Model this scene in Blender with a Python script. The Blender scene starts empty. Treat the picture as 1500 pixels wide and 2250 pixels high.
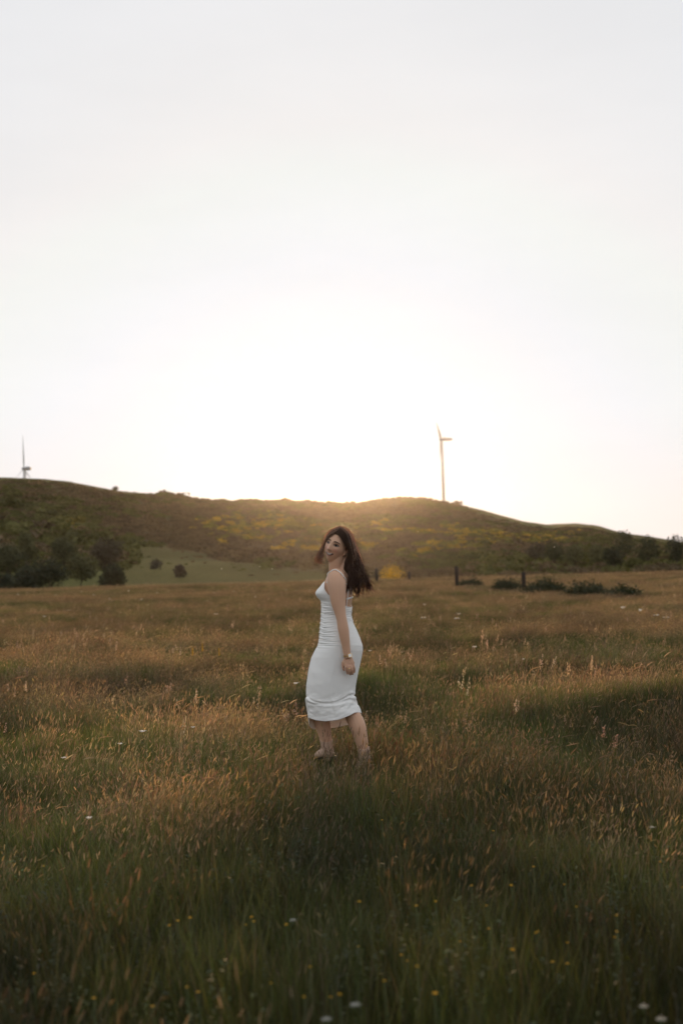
import bpy, math, random
import numpy as np
from mathutils import Matrix, Vector
from mathutils.bvhtree import BVHTree

random.seed(11); RNG = np.random.default_rng(11)
scene = bpy.context.scene
COL = scene.collection

# ------------------------------------------------------------------ camera
CAM_H = 1.36
LENS, PITCH, ROLL = 45.0, math.radians(2.85), math.radians(-1.5)
FPX = LENS / 36.0 * 2250.0
D0 = 8.65                                   # metres to the woman
cam_data = bpy.data.cameras.new('camera')
cam = bpy.data.objects.new('camera', cam_data); COL.objects.link(cam)
cam_data.sensor_fit = 'VERTICAL'; cam_data.sensor_height = 36.0; cam_data.lens = LENS
cam_data.clip_start = 0.05; cam_data.clip_end = 9000
cam_data.dof.use_dof = True; cam_data.dof.focus_distance = D0; cam_data.dof.aperture_fstop = 2.5
CM = Matrix.Translation((0, 0, CAM_H)) @ Matrix.Rotation(math.pi/2 + PITCH, 4, 'X') @ Matrix.Rotation(ROLL, 4, 'Z')
cam.matrix_world = CM
scene.camera = cam
RM = np.array(CM.to_3x3()); CP = np.array([0, 0, CAM_H])

def ray(px, py):
    return RM @ np.array([(px-750.0)/FPX, -(py-1125.0)/FPX, -1.0])
def W(px, py, v=0.0):
    r = ray(px, py); return CP + r*((D0+v)/r[1])
def hrow(px):
    return 1265.0 - (px-750.0)*math.tan(-ROLL)

# ------------------------------------------------------------------ sky and sun
SUN_DIR = ray(742, 1062); SUN_DIR = SUN_DIR/np.linalg.norm(SUN_DIR)
SUN_EL = math.asin(SUN_DIR[2]); SUN_AZ = math.atan2(SUN_DIR[0], SUN_DIR[1])
world = bpy.data.worlds.new('World'); scene.world = world; world.use_nodes = True
nt = world.node_tree; nt.nodes.clear()
sky = nt.nodes.new('ShaderNodeTexSky'); sky.sky_type = 'NISHITA'; sky.sun_disc = False
sky.sun_elevation = SUN_EL; sky.sun_rotation = SUN_AZ; sky.altitude = 300
sky.air_density = 1.0; sky.dust_density = 3.0; sky.ozone_density = 1.5
cap = nt.nodes.new('ShaderNodeVectorMath'); cap.operation = 'MINIMUM'; cap.inputs[1].default_value = (8.2, 8.1, 8.2)
veil = nt.nodes.new('ShaderNodeMix'); veil.data_type = 'RGBA'; veil.inputs['Factor'].default_value = 0.82
veil.inputs['B'].default_value = (8.65, 8.75, 9.0, 1)          # thin bright high haze over the whole sky
bg = nt.nodes.new('ShaderNodeBackground'); bg.inputs['Strength'].default_value = 0.1
wo = nt.nodes.new('ShaderNodeOutputWorld')
hs = nt.nodes.new('ShaderNodeHueSaturation'); hs.inputs['Saturation'].default_value = .8
nt.links.new(sky.outputs[0], hs.inputs['Color']); nt.links.new(hs.outputs[0], cap.inputs[0]); nt.links.new(cap.outputs[0], veil.inputs['A'])
# faint uneven cirrus in the veil
wt = nt.nodes.new('ShaderNodeTexCoord'); wm = nt.nodes.new('ShaderNodeMapping'); wm.inputs['Scale'].default_value = (2.2, 2.2, 9.0)
wn = nt.nodes.new('ShaderNodeTexNoise'); wn.inputs['Scale'].default_value = 1.6; wn.inputs['Detail'].default_value = 6; wn.inputs['Roughness'].default_value = .6
wr = nt.nodes.new('ShaderNodeMapRange'); wr.inputs['From Min'].default_value = .35; wr.inputs['From Max'].default_value = .75; wr.inputs['To Min'].default_value = .985; wr.inputs['To Max'].default_value = 1.03
wv = nt.nodes.new('ShaderNodeVectorMath'); wv.operation = 'SCALE'
nt.links.new(wt.outputs['Generated'], wm.inputs[0]); nt.links.new(wm.outputs[0], wn.inputs['Vector']); nt.links.new(wn.outputs['Fac'], wr.inputs['Value'])
# pinkish band of dusty air low over the horizon
sx = nt.nodes.new('ShaderNodeSeparateXYZ'); hr_ = nt.nodes.new('ShaderNodeMapRange'); hr_.interpolation_type = 'SMOOTHSTEP'
hr_.inputs['From Min'].default_value = -.02; hr_.inputs['From Max'].default_value = .14; hr_.inputs['To Min'].default_value = .95; hr_.inputs['To Max'].default_value = 0.0
pk = nt.nodes.new('ShaderNodeMix'); pk.data_type = 'RGBA'; pk.inputs['B'].default_value = (9.0, 7.9, 7.45, 1)
nt.links.new(wt.outputs['Generated'], sx.inputs[0]); nt.links.new(sx.outputs['Z'], hr_.inputs['Value']); nt.links.new(hr_.outputs[0], pk.inputs['Factor'])
nt.links.new(veil.outputs['Result'], pk.inputs['A']); nt.links.new(pk.outputs['Result'], wv.inputs[0]); nt.links.new(wr.outputs[0], wv.inputs['Scale'])
nt.links.new(wv.outputs[0], bg.inputs['Color']); nt.links.new(bg.outputs[0], wo.inputs[0])

sun_data = bpy.data.lights.new('sun', 'SUN'); sun_data.energy = 4.0; sun_data.angle = math.radians(1.6)
sun_data.color = (1.0, 0.64, 0.35)
sun = bpy.data.objects.new('sun', sun_data); COL.objects.link(sun)
sun.rotation_euler = Vector(SUN_DIR).to_track_quat('Z', 'Y').to_euler()

vs = scene.view_settings
vs.view_transform = 'Standard'; vs.look = 'None'; vs.exposure = 0.08; vs.gamma = 1.0; vs.use_curve_mapping = False
scene.cycles.use_denoising = True
scene.cycles.max_bounces = 7; scene.cycles.volume_bounces = 0; scene.cycles.transparent_max_bounces = 4
scene.cycles.caustics_reflective = False; scene.cycles.caustics_refractive = False

# ------------------------------------------------------------------ helpers
def tag(o, label=None, cat=None, group=None, kind=None):
    if label: o['label'] = label
    if cat: o['category'] = cat
    if group: o['group'] = group
    if kind: o['kind'] = kind
    return o
def empty(name, loc=(0, 0, 0), rz=0.0):
    o = bpy.data.objects.new(name, None); COL.objects.link(o)
    o.location = loc; o.rotation_euler = (0, 0, rz); o.empty_display_size = 0.1
    return o
def mesh(name, V, F, mat=None, smooth=True):
    me = bpy.data.meshes.new(name)
    me.from_pydata([tuple(map(float, v)) for v in V], [], [tuple(map(int, f)) for f in F])
    if mat: me.materials.append(mat)
    if smooth: me.polygons.foreach_set('use_smooth', [True]*len(me.polygons))
    me.update(); return me
def obj(name, me, parent=None, loc=None):
    o = bpy.data.objects.new(name, me); COL.objects.link(o)
    if parent is not None: o.parent = parent
    if loc is not None: o.location = loc
    return o
class MB:
    """collects shapes, builds one mesh"""
    def __init__(s): s.V = []; s.F = []; s.C = []
    def add(s, V, F, c=None):
        n = len(s.V); s.V.extend([tuple(v) for v in V]); s.F.extend([tuple(i+n for i in f) for f in F])
        if c is not None: s.C.extend([c]*len(V))
    def tube(s, P, R, n=8, squash=None, caps=True, c=None, up=(0.02, 1, 0.05)):
        P = [np.array(p, float) for p in P]; V = []; F = []
        m = len(P); U = None
        for i, p in enumerate(P):
            t = P[min(i+1, m-1)] - P[max(i-1, 0)]; t /= (np.linalg.norm(t)+1e-12)
            if U is None:
                a = np.array(up, float)
                if abs(a @ t) > .95: a = np.array([1., 0, 0])
            else: a = U
            U = a - t*(a @ t); U /= (np.linalg.norm(U)+1e-12); B = np.cross(t, U)
            r = R[i] if hasattr(R, '__len__') else R
            ru, rb = (r if hasattr(r, '__len__') else (r, r))
            for k in range(n):
                an = 2*math.pi*k/n
                V.append(p + U*ru*math.cos(an) + B*rb*math.sin(an))
        for i in range(m-1):
            for k in range(n):
                k2 = (k+1) % n
                F.append((i*n+k, i*n+k2, (i+1)*n+k2, (i+1)*n+k))
        if caps:
            F.append(tuple(range(n-1, -1, -1))); F.append(tuple(range((m-1)*n, m*n)))
        s.add(V, F, c)
    def box(s, c0, c1, c=None):
        x0, y0, z0 = c0; x1, y1, z1 = c1
        V = [(x0,y0,z0),(x1,y0,z0),(x1,y1,z0),(x0,y1,z0),(x0,y0,z1),(x1,y0,z1),(x1,y1,z1),(x0,y1,z1)]
        s.add(V, [(0,3,2,1),(4,5,6,7),(0,1,5,4),(1,2,6,5),(2,3,7,6),(3,0,4,7)], c)
    def ball(s, c0, r, nu=12, nv=8, c=None, M=None):
        V = []; F = []
        r = r if hasattr(r, '__len__') else (r, r, r)
        for j in range(nv+1):
            ph = math.pi*j/nv
            for i in range(nu):
                th = 2*math.pi*i/nu
                p = np.array([r[0]*math.sin(ph)*math.cos(th), r[1]*math.sin(ph)*math.sin(th), r[2]*math.cos(ph)])
                if M is not None: p = M @ p
                V.append(p + np.array(c0))
        for j in range(nv):
            for i in range(nu):
                i2 = (i+1) % nu
                F.append((j*nu+i, (j+1)*nu+i, (j+1)*nu+i2, j*nu+i2))
        s.add(V, F, c)
    def me(s, name, mat, smooth=True):
        m = mesh(name, s.V, s.F, mat, smooth)
        if s.C and len(s.C) == len(s.V):
            a = m.color_attributes.new('Col', 'FLOAT_COLOR', 'POINT')
            arr = np.ones((len(s.V), 4), np.float32); arr[:, :3] = np.array(s.C)
            a.data.foreach_set('color', arr.ravel())
        return m

def h2(ix, iy, s):
    q = np.sin(ix*127.1 + iy*311.7 + s*74.7)*43758.5453
    return q - np.floor(q)
def vnoise(x, y, s=0):
    x = np.asarray(x, float); y = np.asarray(y, float)
    ix = np.floor(x); iy = np.floor(y); fx = x-ix; fy = y-iy
    fx = fx*fx*(3-2*fx); fy = fy*fy*(3-2*fy)
    a = h2(ix, iy, s); b = h2(ix+1, iy, s); c = h2(ix, iy+1, s); d = h2(ix+1, iy+1, s)
    return (a*(1-fx)+b*fx)*(1-fy) + (c*(1-fx)+d*fx)*fy
def fbm(x, y, s=0, o=3):
    t = 0; a = .5; n = 0
    for k in range(o):
        t = t + a*vnoise(x*2**k, y*2**k, s+k*7); n += a; a *= .5
    return t/n
def sstep(a, b, x):
    t = np.clip((np.asarray(x, float)-a)/(b-a), 0, 1); return t*t*(3-2*t)

# ------------------------------------------------------------------ materials
def mat_new(name):
    m = bpy.data.materials.new(name); m.use_nodes = True
    n = m.node_tree; n.nodes.clear(); return m, n, n.nodes.new('ShaderNodeOutputMaterial')
def mat_basic(name, col, rough=.6, metal=0.0, noise=0.0, scale=8.0, bump=0.0, spec=.3, sss=0.0, emit=None):
    m, n, out = mat_new(name)
    b = n.nodes.new('ShaderNodeBsdfPrincipled')
    b.inputs['Roughness'].default_value = rough; b.inputs['Metallic'].default_value = metal
    b.inputs['Specular IOR Level'].default_value = spec
    b.inputs['Base Color'].default_value = (*col, 1)
    if noise or bump:
        tc = n.nodes.new('ShaderNodeTexCoord'); nz = n.nodes.new('ShaderNodeTexNoise')
        nz.inputs['Scale'].default_value = scale; nz.inputs['Detail'].default_value = 5
        n.links.new(tc.outputs['Object'], nz.inputs['Vector'])
        if noise:
            mx = n.nodes.new('ShaderNodeMix'); mx.data_type = 'RGBA'
            mx.inputs['A'].default_value = (*[c*(1-noise) for c in col], 1)
            mx.inputs['B'].default_value = (*[min(1, c*(1+noise)) for c in col], 1)
            n.links.new(nz.outputs['Fac'], mx.inputs['Factor']); n.links.new(mx.outputs['Result'], b.inputs['Base Color'])
        if bump:
            bp = n.nodes.new('ShaderNodeBump'); bp.inputs['Strength'].default_value = bump; bp.inputs['Distance'].default_value = .01
            n.links.new(nz.outputs['Fac'], bp.inputs['Height']); n.links.new(bp.outputs[0], b.inputs['Normal'])
    if sss:
        b.inputs['Subsurface Weight'].default_value = sss; b.inputs['Subsurface Radius'].default_value = (.012, .005, .003)
        b.inputs['Subsurface Scale'].default_value = 1.0
    n.links.new(b.outputs[0], out.inputs['Surface']); return m
def mat_leaf(name, trans=.4, use_tint=True, use_col=True, base=(1, 1, 1), gloss=.06, warm=(1.0, .92, .6), rough=.5):
    """thin plant tissue: diffuse + translucent + a little sheen, colour from the plant's own attributes"""
    m, n, out = mat_new(name)
    rgb = n.nodes.new('ShaderNodeRGB'); rgb.outputs[0].default_value = (*base, 1); cur = rgb.outputs[0]
    def mul(a, b):
        mm = n.nodes.new('ShaderNodeMix'); mm.data_type = 'RGBA'; mm.blend_type = 'MULTIPLY'; mm.inputs['Factor'].default_value = 1
        n.links.new(a, mm.inputs['A']); n.links.new(b, mm.inputs['B']); return mm.outputs['Result']
    if use_col:
        at = n.nodes.new('ShaderNodeAttribute'); at.attribute_name = 'Col'; cur = mul(cur, at.outputs['Color'])
    if use_tint:
        at = n.nodes.new('ShaderNodeAttribute'); at.attribute_type = 'INSTANCER'; at.attribute_name = 'tint'; cur = mul(cur, at.outputs['Color'])
    d = n.nodes.new('ShaderNodeBsdfDiffuse'); t = n.nodes.new('ShaderNodeBsdfTranslucent'); g = n.nodes.new('ShaderNodeBsdfGlossy')
    g.inputs['Roughness'].default_value = rough; g.inputs['Color'].default_value = (.8, .8, .8, 1)
    w = n.nodes.new('ShaderNodeRGB'); w.outputs[0].default_value = (*warm, 1)
    n.links.new(cur, d.inputs['Color']); n.links.new(mul(cur, w.outputs[0]), t.inputs['Color'])
    m1 = n.nodes.new('ShaderNodeMixShader'); m1.inputs[0].default_value = trans
    n.links.new(d.outputs[0], m1.inputs[1]); n.links.new(t.outputs[0], m1.inputs[2])
    m2 = n.nodes.new('ShaderNodeMixShader'); m2.inputs[0].default_value = gloss
    n.links.new(m1.outputs[0], m2.inputs[1]); n.links.new(g.outputs[0], m2.inputs[2])
    n.links.new(m2.outputs[0], out.inputs['Surface']); return m

# ------------------------------------------------------------------ terrain
RIDGE = np.array([(-120,1046),(0,1043),(100,1047),(150,1052),(200,1062),(250,1072),(300,1078),(360,1081),(410,1089),(435,1096),(500,1098),(560,1099),
 (620,1098),(680,1101),(740,1104),(790,1102),(830,1096),(880,1091),(930,1092),(980,1102),(1040,1112),(1100,1129),(1150,1143),
 (1200,1150),(1260,1147),(1310,1152),(1365,1169),(1430,1178),(1500,1190),(1620,1200)], float)
RDIST = np.array([(-120,600),(0,600),(250,640),(450,720),(700,850),(900,1000),(980,1050),(1100,1000),(1300,900),(1500,800),(1620,800)], float)
EDGE = np.array([(-120,1296),(0,1292),(300,1284),(600,1277),(830,1266),(1000,1266),(1250,1257),(1500,1249),(1620,1246)], float)
MIDR = np.array([(-120,.34),(0,.34),(250,.36),(450,.36),(700,.30),(900,.34),(1200,.36),(1500,.30),(1620,.3)], float)
def _tab(T, x): return np.interp(x, T[:, 0], T[:, 1])
AZ = np.radians(np.concatenate([np.arange(-180, -40, 4.0), np.arange(-40, -22, 1.0), np.arange(-22, 22, .2), np.arange(22, 40, 1.0), np.arange(40, 180.1, 4.0)]))
DD = np.exp(np.linspace(math.log(.6), math.log(2600), 330))
def _profile(az):
    px = np.clip(750 + FPX*math.tan(np.clip(az, -.5, .5)), -120, 1620)
    c = math.cos(min(abs(az), .35)); h = hrow(px)
    def zr(d, row): return CAM_H + d*c*(h-row)/FPX
    eg = _tab(EDGE, px); rg = _tab(RIDGE, px); dr = _tab(RDIST, px); mf = _tab(MIDR, px)
    zR = zr(dr, rg)
    K = [(0, 0), (25, 0), (50, .16), (80, .46), (102, .82), (118, .6), (150, -2.2), (185, -1.4), (215, zr(215, eg+1)), (335, zr(335, eg-mf*(eg-rg))),
         (dr*.72, zr(dr*.72, rg+.27*(eg-rg))), (dr*.93, zr(dr*.93, rg+.045*(eg-rg))), (dr, zR), (dr+25, zR-.6), (dr+200, zR-18), (2600, zR-40)]
    K = np.array(K); z = np.interp(DD, K[:, 0], K[:, 1])
    # round the knots
    k = np.array([1, 2, 3, 2, 1.])/9; zz = np.convolve(np.pad(z, 2, 'edge'), k, 'valid'); z = zz
    fade = 1-sstep(.55, 1.2, abs(az)); back = np.where(DD > 102, .82*np.ones_like(DD), z)
    return z*fade + back*(1-fade)
ZT = np.stack([_profile(a) for a in AZ])
_x = DD[None, :]*np.sin(AZ)[:, None]; _y = DD[None, :]*np.cos(AZ)[:, None]
_m = 1-sstep(70, 110, DD)[None, :]
_mound = (fbm(_x*.33+3, _y*.42, 5)-.5)*.27 + (fbm(_x*1.3, _y*1.3, 9, 2)-.5)*.07
_mound *= sstep(2.0, 4.0, np.hypot(_x, _y))*(1 - .85*np.exp(-((_x)**2+(_y-D0)**2)/2.0))
ZT = ZT + _m*_mound + sstep(170, 260, DD)[None, :]*(fbm(_x*.03, _y*.03, 21)-.5)*3.0*(1-sstep(500, 640, DD))[None, :]
def zg(x, y):
    x = np.asarray(x, float); y = np.asarray(y, float)
    a = np.arctan2(x, y); d = np.maximum(np.hypot(x, y), DD[0])
    i = np.clip(np.searchsorted(AZ, a)-1, 0, len(AZ)-2); fa = np.clip((a-AZ[i])/(AZ[i+1]-AZ[i]), 0, 1)
    ld = np.log(d/DD[0])/math.log(DD[1]/DD[0]); j = np.clip(ld.astype(int), 0, len(DD)-2); fd = np.clip(ld-j, 0, 1)
    return (ZT[i, j]*(1-fa)+ZT[i+1, j]*fa)*(1-fd) + (ZT[i, j+1]*(1-fa)+ZT[i+1, j+1]*fa)*fd
def spot(px, dist):
    """ground point on the photo column px, dist metres out"""
    r = ray(px, hrow(px)); x = dist*r[0]/r[1]
    return np.array([x, dist, float(zg(x, dist))])
def colrow(x, y, z):
    p = RM.T @ (np.stack([x, y, z]) - CP[:, None]); return 750 + FPX*p[0]/-p[2], 1125 - FPX*p[1]/-p[2]

# land cover (what grows there): 0..1 masks in ground coordinates
def cover(x, y, z):
    cx, cr = colrow(x, y, z); d = np.hypot(x, y)
    n = fbm(x*.035, y*.02, 31); n2 = fbm(x*.11, y*.06, 37)
    hill = sstep(150, 190, d)
    mead_top = np.interp(cx, [-200, 240, 285, 360, 450, 560, 640, 720, 800], [1400, 1400, 1200, 1208, 1219, 1243, 1252, 1262, 1400])
    meadow = hill*sstep(-4, 4, cr-mead_top+(n2-.5)*34)*(cx < 790)
    ridge = np.interp(cx, RIDGE[:, 0], RIDGE[:, 1])
    top = hill*sstep(16, 6, cr-ridge+(n-.5)*10)*np.clip(sstep(420, 300, cx)*.9 + sstep(1000, 1060, cx), 0, 1)
    def band(c, w, r, hh): return np.exp(-((cx-c)/(w*1.1))**4-((cr-r)/(hh*1.5))**2)
    yel = band(545, 95, 1158, 14)+band(520, 60, 1181, 7)*.8+band(850, 170, 1203, 7)+band(1080, 150, 1192, 6)*.8+band(1050, 200, 1172, 5)*.8+band(130, 45, 1152, 6)*.7+band(880, 120, 1165, 5)*.6+band(1200, 60, 1185, 7)*.6
    yel = np.clip(yel*1.2, 0, 1)*hill*sstep(.30, .58, n2*.6+n*.4)
    grn = np.clip(sstep(.42, .6, n) + sstep(1150, 1400, cx)*.5 + sstep(250, 60, cx)*.5, 0, 1)*hill
    return hill, np.clip(meadow+top, 0, 1), yel, grn

NA, ND = len(AZ), len(DD)
V = np.stack([_x, _y, ZT], -1).reshape(-1, 3)
ii, jj = np.meshgrid(np.arange(NA-1), np.arange(ND-1), indexing='ij')
q = (ii*ND+jj).ravel(); F = np.stack([q, q+1, q+ND+1, q+ND], -1)[:, ::-1]
hill, mead, yel, grn = cover(V[:, 0], V[:, 1], V[:, 2])
fld = fbm(V[:, 0]*.3, V[:, 1]*.22, 41)
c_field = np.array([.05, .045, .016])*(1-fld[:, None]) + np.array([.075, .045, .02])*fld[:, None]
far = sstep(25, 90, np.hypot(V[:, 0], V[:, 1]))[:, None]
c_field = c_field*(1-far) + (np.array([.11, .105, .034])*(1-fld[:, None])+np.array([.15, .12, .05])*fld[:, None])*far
c_scrub = np.array([.11, .082, .044])*(1-grn[:, None]) + np.array([.10, .096, .030])*grn[:, None]
c_hill = c_scrub*(1-mead[:, None]) + (np.array([.098, .083, .028])*(.55+.9*fbm(V[:, 0]*.05, V[:, 1]*.02, 77)[:, None]))*mead[:, None]
c_hill = c_hill*(1-yel[:, None]*.7) + np.array([.20, .155, .035])*yel[:, None]*.7
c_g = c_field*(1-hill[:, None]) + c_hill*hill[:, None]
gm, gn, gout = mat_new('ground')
ga = gn.nodes.new('ShaderNodeAttribute'); ga.attribute_name = 'Col'
gt = gn.nodes.new('ShaderNodeTexCoord'); gz = gn.nodes.new('ShaderNodeTexNoise'); gz.inputs['Scale'].default_value = 1.3; gz.inputs['Detail'].default_value = 9
gr = gn.nodes.new('ShaderNodeMapRange'); gr.inputs['To Min'].default_value = .45; gr.inputs['To Max'].default_value = 1.55
gx = gn.nodes.new('ShaderNodeVectorMath'); gx.operation = 'SCALE'
gb = gn.nodes.new('ShaderNodeBsdfPrincipled'); gb.inputs['Roughness'].default_value = .95; gb.inputs['Specular IOR Level'].default_value = .05
gbp = gn.nodes.new('ShaderNodeBump'); gbp.inputs['Strength'].default_value = .8; gbp.inputs['Distance'].default_value = .15
gn.links.new(gt.outputs['Object'], gz.inputs['Vector']); gn.links.new(gz.outputs['Fac'], gr.inputs['Value'])
gn.links.new(ga.outputs['Color'], gx.inputs[0]); gn.links.new(gr.outputs[0], gx.inputs['Scale']); gn.links.new(gx.outputs[0], gb.inputs['Base Color'])
gn.links.new(gz.outputs['Fac'], gbp.inputs['Height']); gn.links.new(gbp.outputs[0], gb.inputs['Normal']); gn.links.new(gb.outputs[0], gout.inputs['Surface'])
gme = mesh('ground', V, F, gm)
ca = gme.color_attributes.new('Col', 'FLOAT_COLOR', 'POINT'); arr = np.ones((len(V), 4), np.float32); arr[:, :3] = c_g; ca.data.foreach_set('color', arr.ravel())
tag(obj('ground', gme), kind='structure')

# ------------------------------------------------------------------ instanced ground cover (geometry nodes)
def scatter(name, protos, P, rot, scl, tint, label, cat):
    me = bpy.data.meshes.new(name); me.from_pydata(P.tolist(), [], [])
    n = len(P)
    def at(nm, ty, arr, fld='vector'):
        a = me.attributes.new(nm, ty, 'POINT'); a.data.foreach_set(fld, np.ascontiguousarray(arr, np.float32 if ty != 'INT' else np.int32).ravel())
    at('rot', 'FLOAT_VECTOR', rot); at('scl', 'FLOAT_VECTOR', scl)
    at('tint', 'FLOAT_COLOR', np.concatenate([tint, np.ones((n, 1))], 1), 'color')
    at('pick', 'INT', RNG.integers(0, len(protos), n), 'value')
    g = bpy.data.node_groups.new(name, 'GeometryNodeTree')
    g.interface.new_socket('Geometry', in_out='INPUT', socket_type='NodeSocketGeometry'); g.interface.new_socket('Geometry', in_out='OUTPUT', socket_type='NodeSocketGeometry')
    N = g.nodes; L = g.links
    gi = N.new('NodeGroupInput'); go = N.new('NodeGroupOutput'); ip = N.new('GeometryNodeInstanceOnPoints'); jn = N.new('GeometryNodeJoinGeometry')
    for p in protos:
        oi = N.new('GeometryNodeObjectInfo'); oi.inputs['Object'].default_value = p; oi.inputs['As Instance'].default_value = True
        L.new(oi.outputs['Geometry'], jn.inputs[0])
    def na(nm, ty):
        x = N.new('GeometryNodeInputNamedAttribute'); x.data_type = ty; x.inputs['Name'].default_value = nm; return x.outputs['Attribute']
    e2r = N.new('FunctionNodeEulerToRotation'); L.new(na('rot', 'FLOAT_VECTOR'), e2r.inputs[0])
    L.new(gi.outputs[0], ip.inputs['Points']); L.new(jn.outputs[0], ip.inputs['Instance']); ip.inputs['Pick Instance'].default_value = True
    L.new(na('pick', 'INT'), ip.inputs['Instance Index']); L.new(e2r.outputs[0], ip.inputs['Rotation']); L.new(na('scl', 'FLOAT_VECTOR'), ip.inputs['Scale'])
    L.new(ip.outputs[0], go.inputs[0])
    o = obj(name, me); md = o.modifiers.new('scatter', 'NODES'); md.node_group = g
    tag(o, label, cat, kind='stuff'); return o
def proto(name, me):
    return bpy.data.objects.new(name, me)          # source geometry only, never placed in the scene

# ------------------------------------------------------------------ hillside scrub (a mass nobody could count)
M_SHRUB = mat_leaf('scrub_leaf', trans=.25, gloss=.02)
def shrub_mesh(name, seed, n=130, flat=.7):
    r = np.random.default_rng(seed); mb = MB()
    lobes = [(r.normal(0, .35, 3)*np.array([1, 1, .4]) + np.array([0, 0, .45]), r.uniform(.35, .6)) for _ in range(5)]
    for k in range(n):
        c, rad = lobes[r.integers(0, 5)]
        u = r.normal(size=3); u /= np.linalg.norm(u); u[2] = abs(u[2])*.9-.15
        p = c + u*rad*r.uniform(.75, 1.05)*np.array([1, 1, flat]); p[2] = max(p[2], .03)
        a = r.normal(size=3); a /= np.linalg.norm(a); b = np.cross(a, u+r.normal(0, .5, 3)); b /= np.linalg.norm(b)+1e-9
        s = r.uniform(.10, .2); sh = r.uniform(.7, 1.3)
        mb.add([p-a*s, p+b*s*.7, p+a*s, p-b*s*.7], [(0, 1, 2, 3)], (sh, sh, sh))
    return mb.me(name, M_SHRUB, False)
SHR = [proto('scrub_source_%d' % i, shrub_mesh('scrub_%d' % i, 60+i)) for i in range(4)]
n = 60000
az = RNG.uniform(math.radians(-22), math.radians(22), n); d = np.sqrt(RNG.uniform(185**2, 1090**2, n))
x = d*np.sin(az); y = d*np.cos(az); z = zg(x, y)
hl, md, yl, gr_ = cover(x, y, z); cx, cr = colrow(x, y, z)
keep = (RNG.uniform(size=n) < (1-md*.93)*(.35+.65*sstep(900, 300, d))) & (d < np.interp(cx, RDIST[:, 0], RDIST[:, 1])+8)
keep &= ~((cx > -50) & (cx < 300) & (d < 240))
x, y, z, yl, gr_, d, cx, cr = [a[keep] for a in (x, y, z, yl, gr_, d, cx, cr)]; n = len(x)
s = RNG.uniform(1.0, 1.9, n)*np.where(RNG.uniform(size=n) < .07, 1.6, 1.0)
rdg = np.interp(cx, RIDGE[:, 0], RIDGE[:, 1])
s *= np.where(cr-rdg < 12, np.where((cx > 270) & (cx < 1010), RNG.uniform(.6, 1.5, n), .6), 1.0)
s *= np.where(md[keep] > .5, .4, 1.0)
s *= np.where((cx < 330) & (cr-rdg > 25) & (RNG.uniform(size=n) < .10), 1.9, 1.0)
t = np.where((RNG.uniform(size=n) < gr_*.75)[:, None], np.array([.105, .102, .030]), np.array([.135, .098, .052]))
t = np.where((RNG.uniform(size=n) < yl*.9)[:, None], np.where((RNG.uniform(size=n) < .4)[:, None], np.array([.36, .24, .04]), np.array([.18, .155, .036])), t)*RNG.uniform(.75, 1.25, (n, 1))
scatter('hillside_scrub', SHR, np.stack([x, y, z-.12-.16*s], -1), np.stack([np.zeros(n), np.zeros(n), RNG.uniform(0, 6.28, n)], -1),
        np.stack([s*1.15, s*1.15, s*RNG.uniform(.7, 1.1, n)], -1), t, 'brown heath and yellow broom scrub covering the hillside', 'scrub')

# ------------------------------------------------------------------ wind turbines on the ridge
M_TURB = mat_basic('turbine_paint', (.52, .52, .52), .45, noise=.04, scale=.3)
M_NAC = mat_basic('nacelle_paint', (.34, .34, .34), .5, noise=.05, scale=.6)
def turbine(hub_px, tower_px, dist, L, th0, k_sin, nac, label, cm=1.0):
    base = spot(tower_px[0], dist); r = ray(*hub_px); hub = CP + r*(dist/r[1])
    tz = hub[2]
    root = empty('wind_turbine', base); tag(root, label, 'wind turbine', 'wind turbines behind the ridge')
    B = base; H = tz-base[2]
    m = MB(); m.tube([(0, 0, -1.5), (0, 0, H*.5), (0, 0, H-1.0)], [1.45*L/20, 1.2*L/20, .85*L/20], 20); obj('tower', m.me('tower', M_TURB), root)
    hx = hub[0]-base[0]
    # nacelle, long axis along x with a rounded tail
    m = MB(); xs = [hx+.5, hx+1.5, hx+nac*.5, hx+nac*.9, hx+nac]
    m.tube([(q, 0, H+.1) for q in xs], [(1.0, 1.0), (1.35, 1.3), (1.4, 1.3), (1.15, 1.05), (.8, .7)], 12); obj('nacelle', m.me('nacelle', M_NAC), root)
    m = MB(); m.tube([(hx-1.9, 0, H), (hx-1.6, 0, H), (hx-.7, 0, H), (hx+.7, 0, H)], [.15, .65, 1.1, 1.1], 12); obj('spinner', m.me('spinner', M_NAC), root)
    for i in range(3):
        th = th0 + i*2*math.pi/3
        dr = np.array([math.sin(th)*k_sin, math.sin(th)*math.sqrt(1-k_sin**2), math.cos(th)])
        ax = np.array([math.sqrt(1-k_sin**2), -k_sin, 0]); ch = np.cross(dr, ax)
        V = []; F = []; ns = 14
        for j in range(ns+1):
            f = j/ns
            c = (.8+.95*math.sin(math.pi*min(1, f/.25)/2) if f < .22 else 1.9*(1-f)**1.0+.2)*L/22*cm
            tw = math.radians(82-25*f); d1 = ch*math.cos(tw)+ax*math.sin(tw); d2 = np.cross(dr, d1)
            p = np.array([hx-.6, 0, H]) + dr*(f*L) - ax*.0
            th_ = .26*c*(1 if f > .1 else 2)
            V += [p-d1*c*.35, p+d2*th_*.5, p+d1*c*.65, p-d2*th_*.5]
        for j in range(ns):
            for k in range(4): F.append((4*j+k, 4*j+(k+1) % 4, 4*j+4+(k+1) % 4, 4*j+4+k))
        F += [(3, 2, 1, 0), (4*ns, 4*ns+1, 4*ns+2, 4*ns+3)]
        obj('blade', mesh('blade', V, F, M_TURB), root)
    return root
turbine((969, 966), (979, 1100), 1085, 19.5, math.radians(-45), .31, 9.4, 'white wind turbine with its whole tower showing on the ridge', 1.45)
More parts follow.
